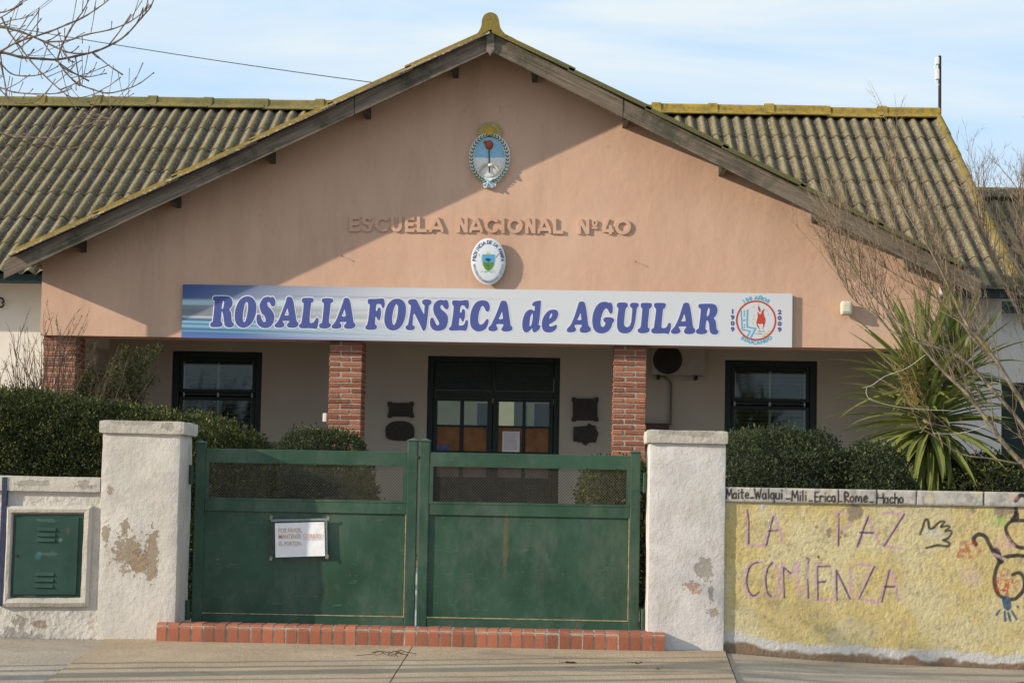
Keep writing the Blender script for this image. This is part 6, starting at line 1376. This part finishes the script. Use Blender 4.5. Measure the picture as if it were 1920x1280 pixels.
tw = [([(-160, 120), (0, 150), (120, 180), (250, 235), (370, 290), (460, 300), (520, 292)], .0068), ([(-200, 280), (0, 292), (120, 320), (240, 330), (320, 333), (420, 315), (540, 285), (640, 240), (710, 190), (790, 100), (840, 40), (870, -40)], .0075),
      ([(320, 330), (345, 260), (390, 170), (430, 110), (465, 60), (495, 0), (510, -50)], .0048), ([(-120, 350), (0, 290), (100, 235), (270, 180), (380, 135), (460, 100), (540, 50), (605, 0), (640, -50)], .0055),
      ([(260, 235), (380, 227), (480, 195), (620, 165), (720, 125), (790, 75), (815, 40)], .0045), ([(10, 100), (50, 180), (110, 260), (170, 340), (240, 415), (340, 505), (400, 545), (500, 570)], .0048),
      ([(318, 335), (370, 410), (440, 470), (520, 500), (600, 520), (700, 500), (780, 465), (860, 405)], .0048), ([(-60, 290), (0, 350), (60, 410), (140, 425), (230, 415), (325, 370)], .0045),
      ([(-100, 480), (0, 490), (80, 515), (200, 525), (330, 520), (400, 495)], .0045), ([(0, 500), (60, 560), (120, 580), (210, 560), (290, 475)], .0035), ([(-60, 40), (0, 70), (60, 55), (120, 20), (160, -10)], .004), ([(0, 135), (60, 115), (120, 105), (185, 85)], .0035),
      ([(340, 370), (400, 405), (480, 430), (595, 410)], .0038), ([(340, 500), (430, 460), (530, 380)], .0035), ([(240, 230), (270, 280), (320, 335)], .0035), ([(0, 350), (15, 410), (30, 470), (40, 540), (45, 600)], .0038),
      ([(-80, 700), (0, 740), (120, 765), (250, 768), (330, 765), (420, 710), (500, 690), (600, 670)], .0040), ([(-60, 720), (60, 765), (200, 810), (330, 830), (420, 825), (480, 790), (590, 785)], .0038), ([(-60, 860), (0, 870), (60, 895), (140, 872), (230, 880)], .0032), ([(380, 640), (450, 660), (560, 665), (640, 665), (700, 650)], .0032), ([(570, 520), (600, 580), (620, 605), (560, 640), (480, 640)], .0032), ([(620, 540), (690, 550), (745, 522)], .0032), ([(560, 650), (640, 670)], .003)]
mbt = MB(); sp_n = 0
for ti, (pl, r0) in enumerate(tw):
    q = smooth_line([crop(*p) for p in pl], 5); n_ = len(q); off = .35 * noise.noise(Vector((ti * 3.3, 1, 1)))
    P_ = [U(a, b, TY + off * (i / n_) * 1.2) for i, (a, b) in enumerate(q)]; rad = [r0 * (1 - .55 * i / n_) * (1 + (.35 if i % 5 == 0 else 0)) for i in range(n_)]; rad[-1] *= 1.5
    part('branch', MB().tube(P_, rad, 6), SBARK, tree, True)
    for i in range(3, n_ - 1, 2):
        if random.random() < .62:
            dd = (P_[i + 1] - P_[i - 1]).normalized(); up_ = Vector((random.uniform(-.6, .6), random.uniform(-.3, .3), random.uniform(.2, 1.1) * random.choice((1, 1, 1, -.6)))); d = dd * .5 + up_
            L_ = random.choice((.04, .06, .09, .14, .2)); e = P_[i] + d.normalized() * L_; m_ = P_[i].lerp(e, .5) + Vector((0, 0, -.006)); mbt.tube([P_[i], m_, e], [r0 * .5, r0 * .38, r0 * .6], 4)
    a = P_[0]
    if a.x < -2.0 and pl[0][0] < 0:
        s0 = trunkp[3].lerp(trunkp[2], random.random() * .6); part('branch', MB().tube([a, a.lerp(s0, .3) + Vector((0, 0, .12)), a.lerp(s0, .7) + Vector((0, 0, .1)), s0], [r0, r0 * 1.4, r0 * 1.9, r0 * 2.4], 7), SBARK, tree, True)
part('twigs', mbt, SBARK, tree, stuff=True)
mbl = MB(); lim = lambda q: (q.x < -.262 * q.y - .22 or q.y < 0) and q.z < 3.1
for k in range(6):
    a_ = k * 1.05 + .3; d = Vector((math.cos(a_), math.sin(a_) * .9, random.uniform(.35, 1.1))); L_ = random.uniform(1.8, 2.8)
    grow(mbl, trunkp[3] - Vector((0, 0, random.random() * .9)), d, L_, random.uniform(.022, .038), 3, .07, .10, 6, nsid=6, seg=8, ang=(.4, .9), ratio=.5, lim=lim)
part('crown_limbs', mbl, SBARK, tree, stuff=True)
# grit gathered along the wall foot and in the slab joints
mb = MB()
for k in range(4200):
    x = random.uniform(-4.2, 3.6); w_ = random.random()
    if w_ < .45: y = 12.99 - abs(random.gauss(0, .05)) - (.11 if -2.5 < x < .75 else 0)
    elif w_ < .75: t = random.random(); x = c13 + (c875 - c13) * t + random.gauss(0, .012); y = 13 - 4.25 * t
    else: y = random.uniform(10.4, 12.9)
    z = -.004 - (.04 * max(0, x - .93) + .05 * (1 - math.exp(-max(0, x - .93) * 1.4)) - .012 if x > .95 else 0) - (.012 * (13 - y)); r_ = random.uniform(.0012, .004)
    p = [(x + r_ * random.uniform(.6, 1.3) * math.cos(a_), y + r_ * random.uniform(.6, 1.3) * math.sin(a_), z) for a_ in (0, 2.1, 4.2)] + [(x, y, z + r_ * 1.3)]
    mb.add(p, [(0, 1, 3), (1, 2, 3), (2, 0, 3)])
o = struct('grit', mb, plain('grit', (.20, .155, .11), .95, .5, 30, 0)); o['kind'] = 'stuff'; o['label'] = 'loose grit along the wall foot and pavement joints'; o['category'] = 'grit'
# litter on the pavement
DL = plain('dry_leaf', (.14, .08, .045), .8, .4, 60, .4)
def dry(px, py, s_, lab, rot):
    c = UG(px, py, .0); mb = MB(); vs = []
    for k in range(9):
        a_ = 2 * math.pi * k / 9; r_ = s_ * (.6 + .5 * random.random()); vs.append((c.x + r_ * math.cos(a_ + rot) * 1.4, c.y + r_ * math.sin(a_ + rot), .004 + .018 * random.random()))
    vs.append((c.x, c.y, .006)); mb.add(vs, [(k, (k + 1) % 9, 9) for k in range(9)]); mb.tube([(c.x, c.y, .008), (c.x - s_ * 2.2, c.y + .01, .012)], .0018, 3)
    single('dry_leaf', mb, DL, lab, 'leaf', (c.x, c.y, 0))
dry(1070, 1245, .028, 'dark curled dry leaf on the driveway below the right gate leaf', .4); dry(1194, 1245, .022, 'reddish dry leaf on the driveway nearest the right pillar', 1.7); dry(1237, 1256, .012, 'tiny dry leaf fragment on the driveway near the footpath edge', .9)
mb = MB()
for k in range(16):
    x = random.gauss(0, 12) + 735; c = UG(x, 1227 + random.uniform(-4, 5)); e = c + Vector((random.uniform(-.12, .12), random.uniform(-.05, .05), 0)); mb.tube([(c.x, c.y, .006), ((c.x + e.x) / 2, (c.y + e.y) / 2, .018), (e.x, e.y, .006)], .0022, 3)
c = UG(668, 1230); e = UG(705, 1229); mb.tube([(c.x, c.y, .005), (e.x, e.y, .012)], .002, 3)
single('twig_clump', mb, TWIGD, 'small clump of dark twigs on the driveway below the left gate leaf', 'twigs', tuple(UG(735, 1227)))

# group phrases for look-alikes
for o in bpy.data.objects:
    if o.parent is None and 'label' in o and 'group' not in o:
        k = o.name.split('.')[0]
        g = {'bronze_plaque': 'bronze plaques beside the entrance', 'wall_nail': 'bent nails in the gable', 'bare_bush': 'bare bushes behind the clipped hedge', 'low_hedge': 'low clipped hedges', 'round_hedge': 'rounded hedges behind the yellow wall', 'dry_leaf': 'dry leaves on the driveway'}.get(k)
        if g: o['group'] = g
